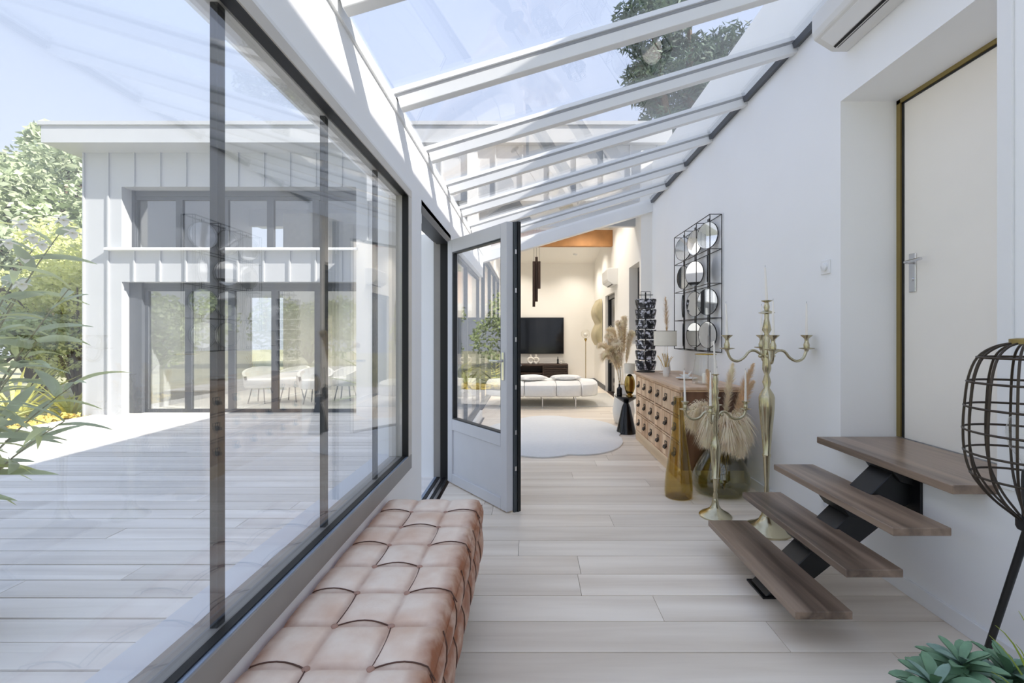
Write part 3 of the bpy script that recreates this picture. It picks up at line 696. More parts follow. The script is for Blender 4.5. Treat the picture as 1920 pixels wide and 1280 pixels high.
# ---- pampas plumes
def plume(name, base, tip, ctrl, L0, width, label, group, mat='pampas', n=420, droop=.5, stem='straw', seed=0, cat='plume'):
    rr = random.Random(seed); b0, b1, b2_ = Vector(base), Vector(ctrl), Vector(tip)
    bez = lambda t: b0*(1-t)**2+b1*2*t*(1-t)+b2_*t*t
    tan = lambda t: ((b1-b0)*(1-t)+(b2_-b1)*t).normalized()
    sm = MB().tube([bez(i/10*.97) for i in range(11)], .0022, 5)
    o = tag(sm.build(name, stem, smooth=60, origin=base), label, cat, group)
    h = MB(); vs = []; fs = []
    for i in range(n):
        t = L0+(1-L0)*rr.random()**.9; s = (t-L0)/(1-L0)
        wd = width*math.sin(math.pi*min(1, (s*.86+.10)))**.8*rr.uniform(.5, 1.1)
        p = bez(t); tg = tan(t); an = rr.uniform(0, 2*math.pi); q = tg.orthogonal().normalized(); q = Matrix.Rotation(an, 3, tg)@q
        L = wd*rr.uniform(1.2, 2.0); m1 = p+q*wd*.55+tg*L*.5; m2 = p+q*wd+tg*L*.8+Vector((0, 0, -droop*wd))
        sd_ = q.cross(tg).normalized()*width*.03
        o_ = len(vs); vs += [p-sd_*.6, p+sd_*.6, m1+sd_, m1-sd_, m2]; fs += [(o_, o_+1, o_+2, o_+3), (o_+3, o_+2, o_+4)]
    h.add(vs, fs); f = h.build('feather', mat, o, fixn=False); f['kind'] = 'stuff'
    return o
gp = 'pampas plumes in the smoked demijohn'
dz = .47; nb = lambda i: (DJ[0]+.03*math.cos(i*2), DJ[1]+.03*math.sin(i*2), .02)
for i, (tx, ty, tz) in enumerate([(1.46, 3.80, .47), (1.40, 3.95, .60), (1.50, 4.05, .56), (1.72, 3.72, .40), (1.60, 3.66, .46), (1.80, 3.80, .48)]):
    c = ((DJ[0]*2+tx)/3, (DJ[1]*2+ty)/3, 1.02)
    plume('pampas_plume', nb(i), (tx, ty, tz), c, .46, .105, ('third', 'first', 'second', 'fifth', 'fourth', 'sixth')[i]+' from left of the cream plumes drooping over the demijohn rim', gp, n=1500, droop=.9, seed=i)
for i, (tx, ty, tz, mt, lab) in enumerate([(1.92, 3.92, 1.12, 'pampas_dark', 'tan pampas plume leaning right out of the demijohn'), (1.80, 4.05, 1.12, 'pampas', 'pale pampas plume standing upright at the back of the demijohn'), (1.56, 4.02, 1.06, 'pampas_dark', 'tan pampas plume leaning left out of the demijohn'), (1.88, 3.84, .98, 'pampas_dark', 'short tan pampas plume at the right edge of the demijohn')]):
    plume('pampas_plume', nb(i+3), (tx, ty, tz), ((DJ[0]*2+tx)/3, (DJ[1]*2+ty)/3, .7), .42, .065, lab, gp, mat=mt, n=1100, droop=.1, seed=20+i)

# ---- apothecary chest
CX0, CX1, CY0, CY1 = 1.39, 1.97, 4.2, 6.0
ch = thing('apothecary_chest', ((CX0+CX1)/2, (CY0+CY1)/2, 0), 'low wooden apothecary chest with three rows of small drawers', 'chest')
MB().box(CX0-.005, CX1, CY0-.005, CY1+.005, 0, .12).build('plinth', 'plinth_wood', ch, bevel=.004)
MB().box(CX0+.012, CX1, CY0, CY1, .12, .85).build('body', 'chest_side_wood', ch)
MB().box(CX0-.03, CX1, CY0-.03, CY1+.03, .862, .895).build('top', 'chest_top_wood', ch, bevel=.006)
MB().box(CX0-.012, CX1, CY0-.012, CY1+.012, .845, .862).build('moulding', 'chest_wood', ch)
fr = MB(); cols = 6; cwid = (CY1-CY0-.06)/cols; rz = [(.125, .345), (.365, .59), (.61, .835)]
for i in range(cols+1):
    y = CY0+.02+i*cwid+(.01 if i else 0); wdt = .03 if i == 3 else .012; fr.box(CX0-.001, CX0+.014, y-wdt/2, y+wdt/2, .12, .846)
for z in (.122, .355, .60, .84): fr.box(CX0, CX0+.014, CY0, CY1, z-.008, z+.006)
fr.box(CX0-.001, CX0+.014, CY0-.001, CY0+.025, .12, .846).box(CX0-.001, CX0+.014, CY1-.025, CY1+.001, .12, .846)
fr.build('face_frame', 'chest_wood', ch)
for z0, z1 in rz:
    for i in range(cols):
        a = CY0+.034+i*cwid+.01; b2 = a+cwid-.032
        dwr = MB().box(CX0-.003, CX0+.10, a, b2, z0+.008, z1-.008).build('drawer', 'chest_wood', ch, bevel=.004)
        yc = (a+b2)/2; zc = (z0+z1)/2+.005; hd = MB()
        for (q0, q1, s0, s1) in ((-.034, .034, .040, .046), (-.034, .034, .008, .014), (-.034, -.028, .008, .046), (.028, .034, .008, .046)): hd.box(CX0-.009, CX0-.003, yc+q0, yc+q1, zc+s0, zc+s1)
        hd.prism([(CX0-.003, yc-.034, zc+.006), (CX0-.026, yc-.034, zc-.004), (CX0-.03, yc-.034, zc-.028), (CX0-.024, yc-.034, zc-.03), (CX0-.003, yc-.034, zc-.006)], (0, .068, 0))
        hd.build('handle', 'iron', dwr)
CT = .895
# ---- postcard carousel on the chest
RX, RY = 1.475, 5.84
rk = thing('postcard_rack', (RX, RY, CT), 'black wire postcard carousel of seven tiers on the far end of the chest', 'rack')
MB().lathe([(.115,0),(.115,.012),(.02,.02)], (RX, RY, CT), 24).build('base', 'black_wire', rk, smooth=40)
MB().lathe([(.009,.01),(.009,1.02)], (RX, RY, CT), 10).build('pole', 'black_wire', rk, smooth=50)
NP = 8; card_me = None
for tr_ in range(7):
    z = CT+.03+tr_*.131; ti = MB()
    for zz_, r_ in ((z, .112), (z+.05, .124), (z+.10, .132)):
        ti.tube([(RX+r_*math.cos(2*math.pi*q/24), RY+r_*math.sin(2*math.pi*q/24), zz_) for q in range(24)], .0028, 5, closed=True)
    for q in range(NP):
        an = 2*math.pi*(q+.5)/NP; ti.tube([(RX+.01*math.cos(an), RY+.01*math.sin(an), z), (RX+.112*math.cos(an), RY+.112*math.sin(an), z), (RX+.132*math.cos(an), RY+.132*math.sin(an), z+.1)], .0025, 5)
    ti.build('tier', 'black_wire', rk, smooth=50)
    for q in range(NP):
        an = 2*math.pi*q/NP; dirv = Vector((math.cos(an), math.sin(an), 0)); mtx = Matrix((Vector((-math.sin(an), math.cos(an), 0)), dirv, Vector((0,0,1)))).transposed()
        if math.sin(an) > .8: continue
        if card_me is None:
            cb = MB().box(-.042, .042, -.002, .002, 0, .112); co = cb.build('postcard', 'postcard_print', origin=(0,0,0)); card_me = co.data
        else:
            co = bpy.data.objects.new('postcard', card_me); C.objects.link(co)
        tilt = Matrix.Rotation(math.radians(-9), 3, 'X')
        co.matrix_world = Matrix.Translation(Vector((RX, RY, z+.004))+dirv*.105) @ (mtx@tilt).to_4x4()
        tag(co, 'black and white photo card in a pocket of the wire carousel', 'postcard', 'photo cards in the carousel')
tp = MB(); tp.tube([(RX-.06, RY, CT+.95), (RX-.06, RY, CT+1.03), (RX+.06, RY, CT+1.03), (RX+.06, RY, CT+.95)], .004, 6); tp.tube([(RX+.09*math.cos(2*math.pi*q/20), RY+.09*math.sin(2*math.pi*q/20), CT+.985) for q in range(20)], .003, 5, closed=True); tp.build('top_hoop', 'black_wire', rk)
# ---- table lamp on the chest
TLx, TLy = 1.64, 5.55
lp = thing('table_lamp', (TLx, TLy, CT), 'table lamp with wide cream drum shade on the chest', 'lamp')
MB().lathe([(.07,0),(.07,.012),(.02,.02),(.045,.06),(.055,.13),(.04,.21),(.014,.27),(.01,.36)], (TLx, TLy, CT), 24).build('base', 'glass_clear', lp, smooth=50)
MB().lathe([(.135,.345),(.135,.52),(.133,.52),(.133,.345)], (TLx, TLy, CT), 40).build('shade', 'shade', lp, smooth=50)
MB().tube([(TLx+.135*math.cos(2*math.pi*q/36), TLy+.135*math.sin(2*math.pi*q/36), CT+.522) for q in range(36)], .003, 5, closed=True).tube([(TLx+.135*math.cos(2*math.pi*q/36), TLy+.135*math.sin(2*math.pi*q/36), CT+.343) for q in range(36)], .003, 5, closed=True).build('trim', 'iron', lp)
# ---- wheat bunch in a small vase
vessel('small_vase', [(.028,0),(.032,.01),(.034,.05),(.026,.09),(.032,.11)], (1.545, 5.2, CT), 'ceramic', 'small white vase of dried wheat on the chest')
for i in range(14):
    a = i*2.4; s = .02+.10*((i % 5)/5); tipx = 1.545+math.cos(a)*s; tipy = 5.2+math.sin(a)*s; tz = CT+.26+.05*((i*7 % 5)/5)-s*.5
    plume('wheat_ear', (1.545+.008*math.cos(a), 5.2+.008*math.sin(a), CT+.02), (tipx, tipy, tz), (1.545+.3*(tipx-1.545), 5.2+.3*(tipy-5.2), CT+.16), .62, .014, 'dried golden wheat ear fanned out in the small white vase', 'wheat ears in the small vase', 'wheat', n=60, droop=.0, seed=50+i, cat='wheat')
# ---- plate with a folded napkin ring figure
PL = (1.665, 4.86)
tag(MB().lathe([(.06,0),(.07,.004),(.11,.016),(.112,.02),(.07,.009),(.001,.008)], (PL[0], PL[1], CT), 32, cap=False).build('plate', 'ceramic', smooth=50), 'round white plate lying on the chest top', 'plate')
bd = MB(); bd.sphere((PL[0]-.01, PL[1], CT+.035), .026, 14, 10, (1.5, .8, .9)); bd.tube([(PL[0]+.02, PL[1], CT+.045), (PL[0]+.045, PL[1], CT+.075), (PL[0]+.05, PL[1], CT+.09)], [.012, .009, .011], 8); bd.tube([(PL[0]-.04, PL[1], CT+.04), (PL[0]-.075, PL[1], CT+.055)], [.012, .003], 8)
tag(bd.build('bird_figurine', 'ceramic', smooth=60), 'tiny white bird figurine sitting on the plate', 'figurine')
# ---- hurricane glass
HG = (1.69, 4.40)
hg = thing('hurricane_glass', (HG[0], HG[1], CT), 'clear tapered hurricane glass with gold rim on the near end of chest', 'vase')
MB().lathe([(.095,0),(.122,.01),(.124,.03),(.112,.15),(.098,.26),(.096,.29),(.093,.29),(.095,.26),(.109,.15),(.12,.03),(.09,.012)], (HG[0], HG[1], CT), 36).build('glass', 'glass_clear', hg, smooth=50)
MB().tube([(HG[0]+.0965*math.cos(2*math.pi*q/36), HG[1]+.0965*math.sin(2*math.pi*q/36), CT+.29) for q in range(36)], .004, 6, closed=True).build('rim', 'gold', hg, smooth=50)
tag(MB().lathe([(.03,.012),(.03,.10),(.026,.105)], (HG[0], HG[1], CT), 20).build('pillar_candle', 'candle', smooth=50), 'short cream pillar candle inside the hurricane glass', 'candle')
wh = MB(); wh.tube([(HG[0]+.02, HG[1]-.01, CT+.02), (HG[0]+.022, HG[1]-.01, CT+.30), (HG[0]+.02, HG[1]-.01, CT+.47)], .0016, 5); tag(wh.build('metal_stick', 'iron'), 'thin upright metal stick standing in the hurricane glass', 'stick')
# pampas behind the lamp
plume('pampas_plume', (1.72, 5.72, CT+.02), (1.70, 5.74, CT+.95), (1.72, 5.73, CT+.5), .45, .06, 'single tan pampas plume upright behind the drum-shade lamp', None, 'pampas_dark', n=420, droop=.1, seed=80)
vessel('bud_vase', [(.03,0),(.04,.02),(.03,.10),(.018,.16),(.022,.18)], (1.72, 5.72, CT), 'ceramic', 'slim vase behind the drum-shade lamp holding one plume')

# ---- mirror wall piece
MY0, MY1, MZ0, MZ1, MXF, MXB = 4.73, 5.9, 1.19, 2.625, 1.863, 1.985
mr_ = thing('mirror_sculpture', (1.92, 5.3, MZ0), 'black wire wall frame with twelve tilting round mirrors', 'wall art')
fm = MB(); bar = .007
ys = [MY0+(MY1-MY0)*i/3 for i in range(4)]; zs = [MZ0+(MZ1-MZ0)*i/4 for i in range(5)]
for X in (MXF, MXB):
    for y in (ys if X == MXF else (ys[0], ys[-1])): fm.box(X-bar/2, X+bar/2, y-bar/2, y+bar/2, MZ0, MZ1)
    for z in zs: fm.box(X-bar/2, X+bar/2, MY0, MY1, z-bar/2, z+bar/2)
for y in ys:
    for z in (zs if y in (ys[0], ys[-1]) else (zs[0], zs[-1])): fm.box(MXF, MXB, y-bar/2, y+bar/2, z-bar/2, z+bar/2)
fm.build('frame', 'black_wire', mr_)
XM = (MXF+MXB)/2
for c in range(3):
    yc = (ys[c]+ys[c+1])/2
    MB().box(XM-.004, XM+.004, yc-.02, yc-.013, MZ0, MZ1).build('rod', 'black_wire', mr_); MB().box(XM-.004, XM+.004, yc+.013, yc+.02, MZ0, MZ1).build('rod', 'black_wire', mr_)
ANG = [[24, 30, 20], [-19, 26, 16], [30, 22, -18], [20, 24, -16]]        # row from top; column from near to far
ANG = [[26, 14, 22], [-20, 24, 12], [24, 18, -24], [18, 18, -20]]
for r in range(4):
    for c in range(3):
        yc = (ys[c]+ys[c+1])/2; zc = (zs[3-r]+zs[4-r])/2; a = math.radians(ANG[r][c]); nrm = Vector((-math.cos(a), -math.sin(a), 0))
        lim = .145
        d_ = MB().lathe([(lim-.004,-.003),(lim-.004,.0035)], Vector((XM-.012, yc, zc)), 40, align(nrm)).build('mirror_disc', 'mirror', mr_, smooth=30)
        MB().lathe([(lim-.004,-.007),(lim,-.007),(lim,.005),(lim-.004,.005)], Vector((XM-.012, yc, zc)), 40, align(nrm), cap=False).build('rim', 'black_wire', d_, smooth=30)
# ---- wall switch and socket
sw = MB().box(XR-.01, XR, 3.03, 3.125, 1.785, 1.88).build('light_switch', 'plastic_white', bevel=.003); MB().lathe([(.028,0),(.028,.014),(.02,.018)], (XR-.01, 3.077, 1.832), 20, align((-1,0,0))).build('dimmer_knob', 'plastic_white', sw, smooth=40)
tag(sw, 'white square dimmer switch on the wall left of the niche', 'switch')
so = MB().box(XR-.01, XR, 3.04, 3.12, .19, .27).build('wall_socket', 'plastic_white', bevel=.003); MB().lathe([(.02,0),(.02,.002)], (XR-.01, 3.08, .23), 16, align((-1,0,0))).build('outlet', 'sill_white', so); tag(so, 'white wall socket low behind the floating steps', 'socket')

# ---- air conditioners
def aircon(X, y0, y1, z0, z1, dep, label):
    t = thing('air_conditioner', (X, (y0+y1)/2, z0), label, 'air conditioner')
    pr = [(X, z0), (X-dep*.45, z0-.0), (X-dep*.95, z0+.07), (X-dep, z0+.11), (X-dep, z1-.03), (X-dep*.85, z1), (X, z1)]
    MB().prism([(a, y0, b) for a, b in pr], (0, y1-y0, 0)).build('body', 'ac_body', t, bevel=.006)
    p0 = Vector((X-dep*.45, 0, z0)); p1 = Vector((X-dep*.95, 0, z0+.07)); nn = Vector((-(p1-p0).z, 0, (p1-p0).x)).normalized()
    if nn.z > 0: nn = -nn
    tt = (p1-p0).normalized(); mtx = Matrix((tt, Vector((0,1,0)), nn)).transposed(); mid = (p0+p1)/2+Vector((0, (y0+y1)/2, 0))
    MB().obox(mid+nn*.002, (.085*dep/.22, y1-y0-.1, .006), mtx).build('flap', 'plastic_white', t)
    MB().obox(mid-tt*.055*dep/.22+nn*.003, (.014, y1-y0-.1, .006), mtx).build('air_slot', 'gasket', t)
    MB().box(X-dep*.42, X-dep*.40, y0+.05, y1-.05, z0-.002, z0+.002).build('seam', 'frame_dark', t)
aircon(XR, 1.98, 2.877, 3.16, 3.41, .225, 'white air conditioner high on the wall above the niche')
aircon(LX, 9.5, 10.2, 2.42, 2.76, .22, 'white air conditioner high on the far living room wall')

# ---- cage floor lamp
KX, KY = 1.752, 1.60
kl = thing('cage_lamp', (KX, KY, 0), 'bronze wire cage floor lamp on slanted black legs', 'floor lamp')
KZ0, KZ1 = .728, 1.35
cage = [(.028, 1.35), (.10, 1.335), (.155, 1.295), (.185, 1.22), (.198, 1.12), (.203, 1.03), (.198, .94), (.175, .86), (.12, .79), (.06, .745), (.03, .728)]
def smoothp(pp, n=4):
    out = []
    for i in range(len(pp)-1):
        p0, p1, p2, p3 = [Vector((*pp[max(0, min(len(pp)-1, j))], 0)) for j in (i-1, i, i+1, i+2)]
        for q in range(n):
            s = q/n; v = .5*((2*p1)+(p2-p0)*s+(2*p0-5*p1+4*p2-p3)*s*s+(3*p1-p0-3*p2+p3)*s**3); out.append((v.x, v.y))
    return out+[pp[-1]]
cage = [(r if r < .04 else r*.83, z) for r, z in cage]
cs = smoothp(cage)
plain('bronze_wire', (74,66,58), .4, .7, var=.1)
for q in range(14):
    an = 2*math.pi*(q+.3)/14; MB().tube([(KX+r*math.cos(an), KY+r*math.sin(an), z) for r, z in cs], .0042, 6).build('cage_wire', 'bronze_wire', kl, smooth=60)
for z, r in ((1.295, .132), (1.205, .159), (1.115, .167), (1.03, .171), (.95, .168), (.868, .150)):
    MB().tube([(KX+r*math.cos(2*math.pi*q/40), KY+r*math.sin(2*math.pi*q/40), z) for q in range(40)], .0042, 6, closed=True).build('cage_ring', 'bronze_wire', kl, smooth=60)
MB().lathe([(.05,1.345),(.05,1.362),(.03,1.366)], (KX, KY, 0), 24).build('cap', 'brass_edge', kl, smooth=40)
MB().lathe([(.018,.728),(.02,.86),(.018,.90)], (KX, KY, 0), 14).build('socket', 'frame_dark', kl, smooth=50)
MB().lathe([(.012,.90),(.02,.93),(.05,.98),(.06,1.03),(.05,1.08),(.02,1.105),(.001,1.108)], (KX, KY, 0), 24, cap=False).build('bulb', 'glass_clear', kl, smooth=60)
MB().lathe([(.03,.69),(.034,.70),(.034,.728),(.03,.732)], (KX, KY, 0), 16).build('hub', 'black_steel', kl, smooth=40)
for fx, fy in ((1.842, 1.86), (1.93, 1.42), (1.50, 1.36)):
    MB().tube([(KX, KY, .71), (fx, fy, .012)], .0125, 10).build('leg', 'black_steel', kl, smooth=50)
MB().tube([(1.842, 1.86, .012), (1.93, 1.42, .012)], .011, 8).build('foot_bar', 'black_steel', kl, smooth=50)

# ---- succulent in the foreground corner
SX, SY = 1.22, 1.24
su_ = thing('potted_succulent', (SX, SY, 0), 'blue-green fleshy potted succulent in the near right corner', 'plant')
MB().lathe([(.09,0),(.11,.02),(.13,.24),(.135,.26),(.12,.26),(.11,.23),(.001,.23)], (SX, SY, 0), 28, cap=False).build('pot', 'pot', su_, smooth=40)
def leafmesh(L, W, curl, th=.004, seg=6, rnd=False):
    mb = MB(); vs = []; fs = []
    for i in range(seg+1):
        t = i/seg; wd = W*(math.sin(math.pi*min(1, t*.80+.18)))**.9*(.15 if i == seg else 1)
        if rnd: wd = W*(.4+.6*math.sin(math.pi*min(.5, t*.66)))*(math.sqrt(max(.02, 1-((t-.72)/.29)**2)) if t > .72 else 1)
        z = -curl*t*t*L
        for s in (-1, 0, 1): vs.append((t*L, s*wd/2, z+(abs(s)*.18*wd)))
    for i in range(seg):
        for s in (0, 1): a = i*3+s; fs.append((a, a+1, a+4, a+3))
    n = len(vs); vs2 = [(x, y, z-th) for x, y, z in vs]; vs += vs2
    fs += [tuple(k+n for k in f[::-1]) for f in fs]
    mb.add(vs, fs); return mb
def leafproto(name, mat, *a):
    o = leafmesh(*a).build(name, mat, origin=(0,0,0), smooth=60); me = o.data; bpy.data.objects.remove(o); return me
def putleaf(name, me, parent, pos, dirv, roll=0, s=1.):
    o = bpy.data.objects.new(name, me); C.objects.link(o); o.parent = parent
    t = Vector(dirv).normalized(); up = Vector((0,0,1)); side = up.cross(t); side = side.normalized() if side.length > 1e-4 else Vector((0,1,0)); u2 = t.cross(side)
    mt = Matrix((t, side, u2)).transposed() @ Matrix.Rotation(roll, 3, 'X')
    o.matrix_local = Matrix.Translation(Vector(pos)-worldorg(parent)) @ (mt*s).to_4x4()
    return o
me1 = leafproto('leaf', 'leaf_blue', .15, .054, .45, .005, 10, True); me2 = leafproto('leaf', 'leaf_teal', .13, .048, .6, .005, 10, True)
heads = [((SX-.02, SY+.02, .46), (0, .1, 1)), ((SX+.10, SY+.03, .44), (.4, .1, 1)), ((SX-.11, SY-.02, .44), (-.5, 0, 1)), ((SX+.02, SY-.10, .42), (.1, -.5, 1))]
heads = [((a_[0], a_[1], a_[2]-.065), b_) for a_, b_ in heads]
for hi_, (hc, ax_) in enumerate(heads):
    A = align(ax_)
    MB().tube([(SX+(hc[0]-SX)*.4, SY+(hc[1]-SY)*.4, .23), hc], .012, 8).build('stem', 'stem', su_)
    for q in range(26):
        an = q*2.39996; el = math.radians(12+60*(q/26)); s = .85-.45*(q/26)
        dv = A@Vector((math.cos(an)*math.cos(el), math.sin(an)*math.cos(el), math.sin(el)))
        putleaf('leaf', me1 if (q+hi_) % 3 else me2, su_, Vector(hc)+A@Vector((0, 0, .02+.05*q/26)), dv, R.uniform(-.3, .3), s)
sg = thing('grass_plant', (1.36, 1.20, 0), 'thin lime-green spiky blades rising at the right edge of the photo', 'plant')
MB().lathe([(.07,0),(.09,.02),(.11,.26),(.095,.26),(.001,.24)], (1.36, 1.20, 0), 20, cap=False).build('pot', 'pot', sg, smooth=40)
for q, (tx, ty, tz) in enumerate([(1.245, 1.22, .60), (1.215, 1.2, .49), (1.30, 1.22, .55), (1.26, 1.15, .50), (1.34, 1.25, .62), (1.42, 1.2, .6), (1.47, 1.16, .52), (1.31, 1.3, .52), (1.38, 1.12, .56), (1.29, 1.12, .47)]):
    b0 = Vector((1.36, 1.20, .25)); b2_ = Vector((tx, ty, tz)); b1 = Vector((1.36*.75+tx*.25, 1.2, tz*.9)); MB().tube([b0*(1-t)**2+b1*2*t*(1-t)+b2_*t*t for t in [i/8 for i in range(9)]], [.0035, .004, .0038, .0035, .003, .0026, .002, .0014, .0006], 5).build('blade', 'leaf_lime', sg, smooth=60)

# ================================================================== beyond: rugs and living room
def cloud(name, cx, cy, rx, ry, lobes, mat, label, th=.022):
    N = 96; out = []
    for i in range(N):
        a = 2*math.pi*i/N; r = 1+.13*abs(math.sin(lobes*a/2+.4))**.7-.09+.03*math.sin(2*a+1); out.append((cx+rx*r*math.cos(a), cy+ry*r*math.sin(a)))
    mb = MB(); vs = []; fs = []
    for sc_, z in ((1, .002), (1, th*.7), (.985, th), (.0, th)):
        for x, y in out: vs.append((cx+(x-cx)*sc_, cy+(y-cy)*sc_, z))
    for k in range(3):
        for i in range(N): fs.append((k*N+i, k*N+(i+1) % N, (k+1)*N+(i+1) % N, (k+1)*N+i))
    mb.add(vs, fs); return tag(mb.build(name, mat, smooth=50, weld=True), label, 'rug')
cloud('rug', .32, 6.32, .93, 1.28, 5, 'rug', 'white cloud-shaped rug on the oak floor')
tag(MB().box(-.6, 1.75, 8.6, 10.6, 0, .012).build('rug', 'rug_grey', bevel=.004), 'pale grey rectangular rug under the white daybed', 'rug')
# ---- white daybed
sf = thing('daybed', (.2, 9.0, 0), 'low white upholstered curved daybed on thin metal legs', 'sofa')
sx0, sx1, sy0, sy1 = -.85, 1.28, 8.35, 9.75
def bed(u0, u1):
    def prof(u):
        t = 2*u-1; return (max(0, 1-abs(t)**3.2))**.5
    mb = MB(); nu, nv = 14, 20
    def fn(u, v):
        uu = u0+(u1-u0)*u; hw = (sy1-sy0)/2*(.35+.65*prof(min(.985, max(.015, uu)))); a = 2*math.pi*v
        yc = (sy0+sy1)/2; ca, sa = math.cos(a), math.sin(a)
        q = 5.; rr = (abs(ca)**q+abs(sa)**q)**(-1/q); e = min(u, 1-u)*nu; sh = 1-.05*max(0, 1-e)
        return (sx0+(sx1-sx0)*uu, yc+hw*rr*ca*sh, .33+.14*rr*sa*sh)
    mb.grid(fn, nu, nv); vsn = len(mb.v)
    L = [j*(nu+1) for j in range(nv)]; Rr = [j*(nu+1)+nu for j in range(nv)]
    mb.f += [tuple(L), tuple(Rr[::-1])]; return mb
for a, b2 in ((0, .34), (.345, .62), (.625, .84), (.845, 1)):
    bed(a, b2).build('seat_module', 'fabric_white', sf, smooth=50)
for x, y in ((-.5, 8.5), (.22, 8.45), (.84, 8.5), (-.5, 9.6), (.22, 9.65), (.9, 9.55)): MB().tube([(x, y, 0), (x, y, .2)], .012, 8).build('leg', 'chrome', sf, smooth=50)
def cushion(c, rx, ry, h, label, scal=0, rz=0):
    mb = MB(); c = Vector(c)
    def fn(sign):
        def g_(u, v):
            a = 2*u-1; b = 2*v-1; e = (1-abs(a)**3)*(1-abs(b)**3)
            px = a*rx*(1-.08*(1-abs(b))) if not scal else a*rx; py = b*ry
            if scal:
                m = max(abs(a), abs(b)); L = math.hypot(a, b) or 1; an = math.atan2(b, a); rad = m*(1+.06*math.sin(an*scal)*m); px = math.cos(an)*rad*rx; py = math.sin(an)*rad*ry
            return c+rotz(rz)@Vector((px, py, h/2+sign*h/2*max(0, e)**.5))
        return g_
    mb.grid(fn(1), 24, 24).grid(fn(-1), 24, 24)
    return tag(mb.build('cushion', 'fabric_white', smooth=80, weld=True), label, 'cushion', 'cushions on the daybed')
cushion((.02, 8.95, .47), .26, .22, .11, 'plain white square cushion at the left on the daybed', 0, .5)
cushion((.70, 9.05, .47), .30, .20, .10, 'white cushion with a scalloped edge at the right on the daybed', 18)
# ---- television, sideboard, decor
tv = thing('television', (.05, 12.95, 1.0), 'large black television on the end wall', 'television')
x1 = P(1057, 626, 12.94).x
MB().box(x1-1.85, x1, 12.93, 12.99, P(0, 663, 12.93).z, P(0, 595, 12.93).z).build('casing', 'black_steel', tv, bevel=.004)
MB().box(x1-1.83, x1-.02, 12.925, 12.93, P(0, 663, 12.93).z+.02, P(0, 595, 12.93).z-.02).build('screen', 'screen', tv)
sb = thing('sideboard', (.2, 12.7, 0), 'low dark slatted wooden sideboard under the television', 'sideboard')
SB0, SB1, SY0, SY1 = -.85, 1.03, 12.5, 12.95
MB().box(SB0, SB1, SY0, SY1, .51, .55).build('top', 'dark_wood', sb); MB().box(SB0, SB1, SY0, SY1, .08, .11).build('bottom', 'dark_wood', sb)
MB().box(SB1-.03, SB1, SY0, SY1, .11, .51).build('side', 'dark_wood', sb); MB().box(SB0, SB0+.03, SY0, SY1, .11, .51).build('side', 'dark_wood', sb); MB().box(.33, .36, SY0, SY1, .11, .51).build('divider', 'dark_wood', sb); MB().box(SB0, SB1, SY1-.02, SY1, .11, .51).build('back', 'dark_wood', sb)
MB().box(SB0, .33, SY0+.03, SY1, .29, .31).build('shelf', 'dark_wood', sb)
for i in range(8): MB().box(.37, SB1-.03, SY0, SY0+.02, .125+i*.048, .158+i*.048).build('slat', 'dark_wood', sb)
for x in (SB0+.05, SB1-.1): MB().box(x, x+.05, SY0+.05, SY1-.05, 0, .08).build('foot', 'dark_wood', sb)
for i, (xp, rr_, lab) in enumerate(((995, .075, 'white ring-shaped vase, left of the pair on the sideboard'), (1005, .07, 'white ring-shaped vase, right of the pair on the sideboard'))):
    cx_ = P(xp, 0, 12.65).x; rv = MB(); rv.tube([(cx_+rr_*math.cos(2*math.pi*q/20), 12.65, .55+.1+rr_*math.sin(2*math.pi*q/20)) for q in range(20)], .032, 8, closed=True); rv.lathe([(.02,.20),(.028,.26),(.02,.26)], (cx_, 12.65, .55), 12); rv.lathe([(.035,0),(.035,.01)], (cx_, 12.65, .55), 12)
    tag(rv.build('ring_vase', 'ceramic', smooth=60), lab, 'vase', 'ring vases')
for xp, h, r_, mt, lab in ((1046, .20, .025, 'black_gloss', 'slim dark bottle on the right of the sideboard'), (1052, .10, .035, 'ceramic', 'small pale jar beside the slim dark bottle'), (1057, .12, .03, 'glass_clear', 'small clear jar at the right end of the sideboard')):
    vessel('bottle' if h > .15 else 'jar', [(r_*.9,0),(r_,.01),(r_,h*.6),(r_*.4,h*.75),(r_*.4,h)], (P(xp, 0, 12.7).x, 12.7, .55), mt, lab, 'bottle' if h > .15 else 'jar', .004, 16)
gl_ = thing('globe_lamp', (1.45, 12.0, 0), 'slender gold floor lamp with a clear glass globe', 'floor lamp')
MB().lathe([(.12,0),(.12,.015),(.01,.02)], (1.45, 12.0, 0), 20).build('base', 'gold', gl_); MB().tube([(1.45, 12.0, .015), (1.45, 12.0, 1.25)], .009, 8).build('pole', 'gold', gl_)
MB().lathe([(.01,1.18),(.035,1.24),(.03,1.27)], (1.45, 12.0, 0), 14).build('cup', 'gold', gl_, smooth=50); MB().sphere((1.45, 12.0, 1.38), .125, 20, 12).build('globe', 'glass_clear', gl_, smooth=60); MB().sphere((1.45, 12.0, 1.36), .05, 12, 8).build('bulb', 'ceramic', gl_, smooth=60)
# ---- pendant of three tubes
pc = thing('pendant_light', (.1, 9.2, 1.9), 'hanging cluster of three dark brown tubes', 'pendant lamp')
for xp, y0_, y1_ in ((1001, 490, 575), (1006, 481, 565), (1011, 490, 541)):
    p = P(xp, 0, 9.2); MB().lathe([(.028, P(0, y1_, 9.2).z), (.028, P(0, y0_, 9.2).z)], (p.x, 9.2+(.04 if xp == 1006 else 0), 0), 16).build('tube', 'pendant', pc, smooth=40)
    MB().tube([(p.x, 9.2+(.04 if xp == 1006 else 0), P(0, y0_, 9.2).z), (p.x, 9.2+(.04 if xp == 1006 else 0), 4.02)], .003, 5).build('cord', 'black_wire', pc)
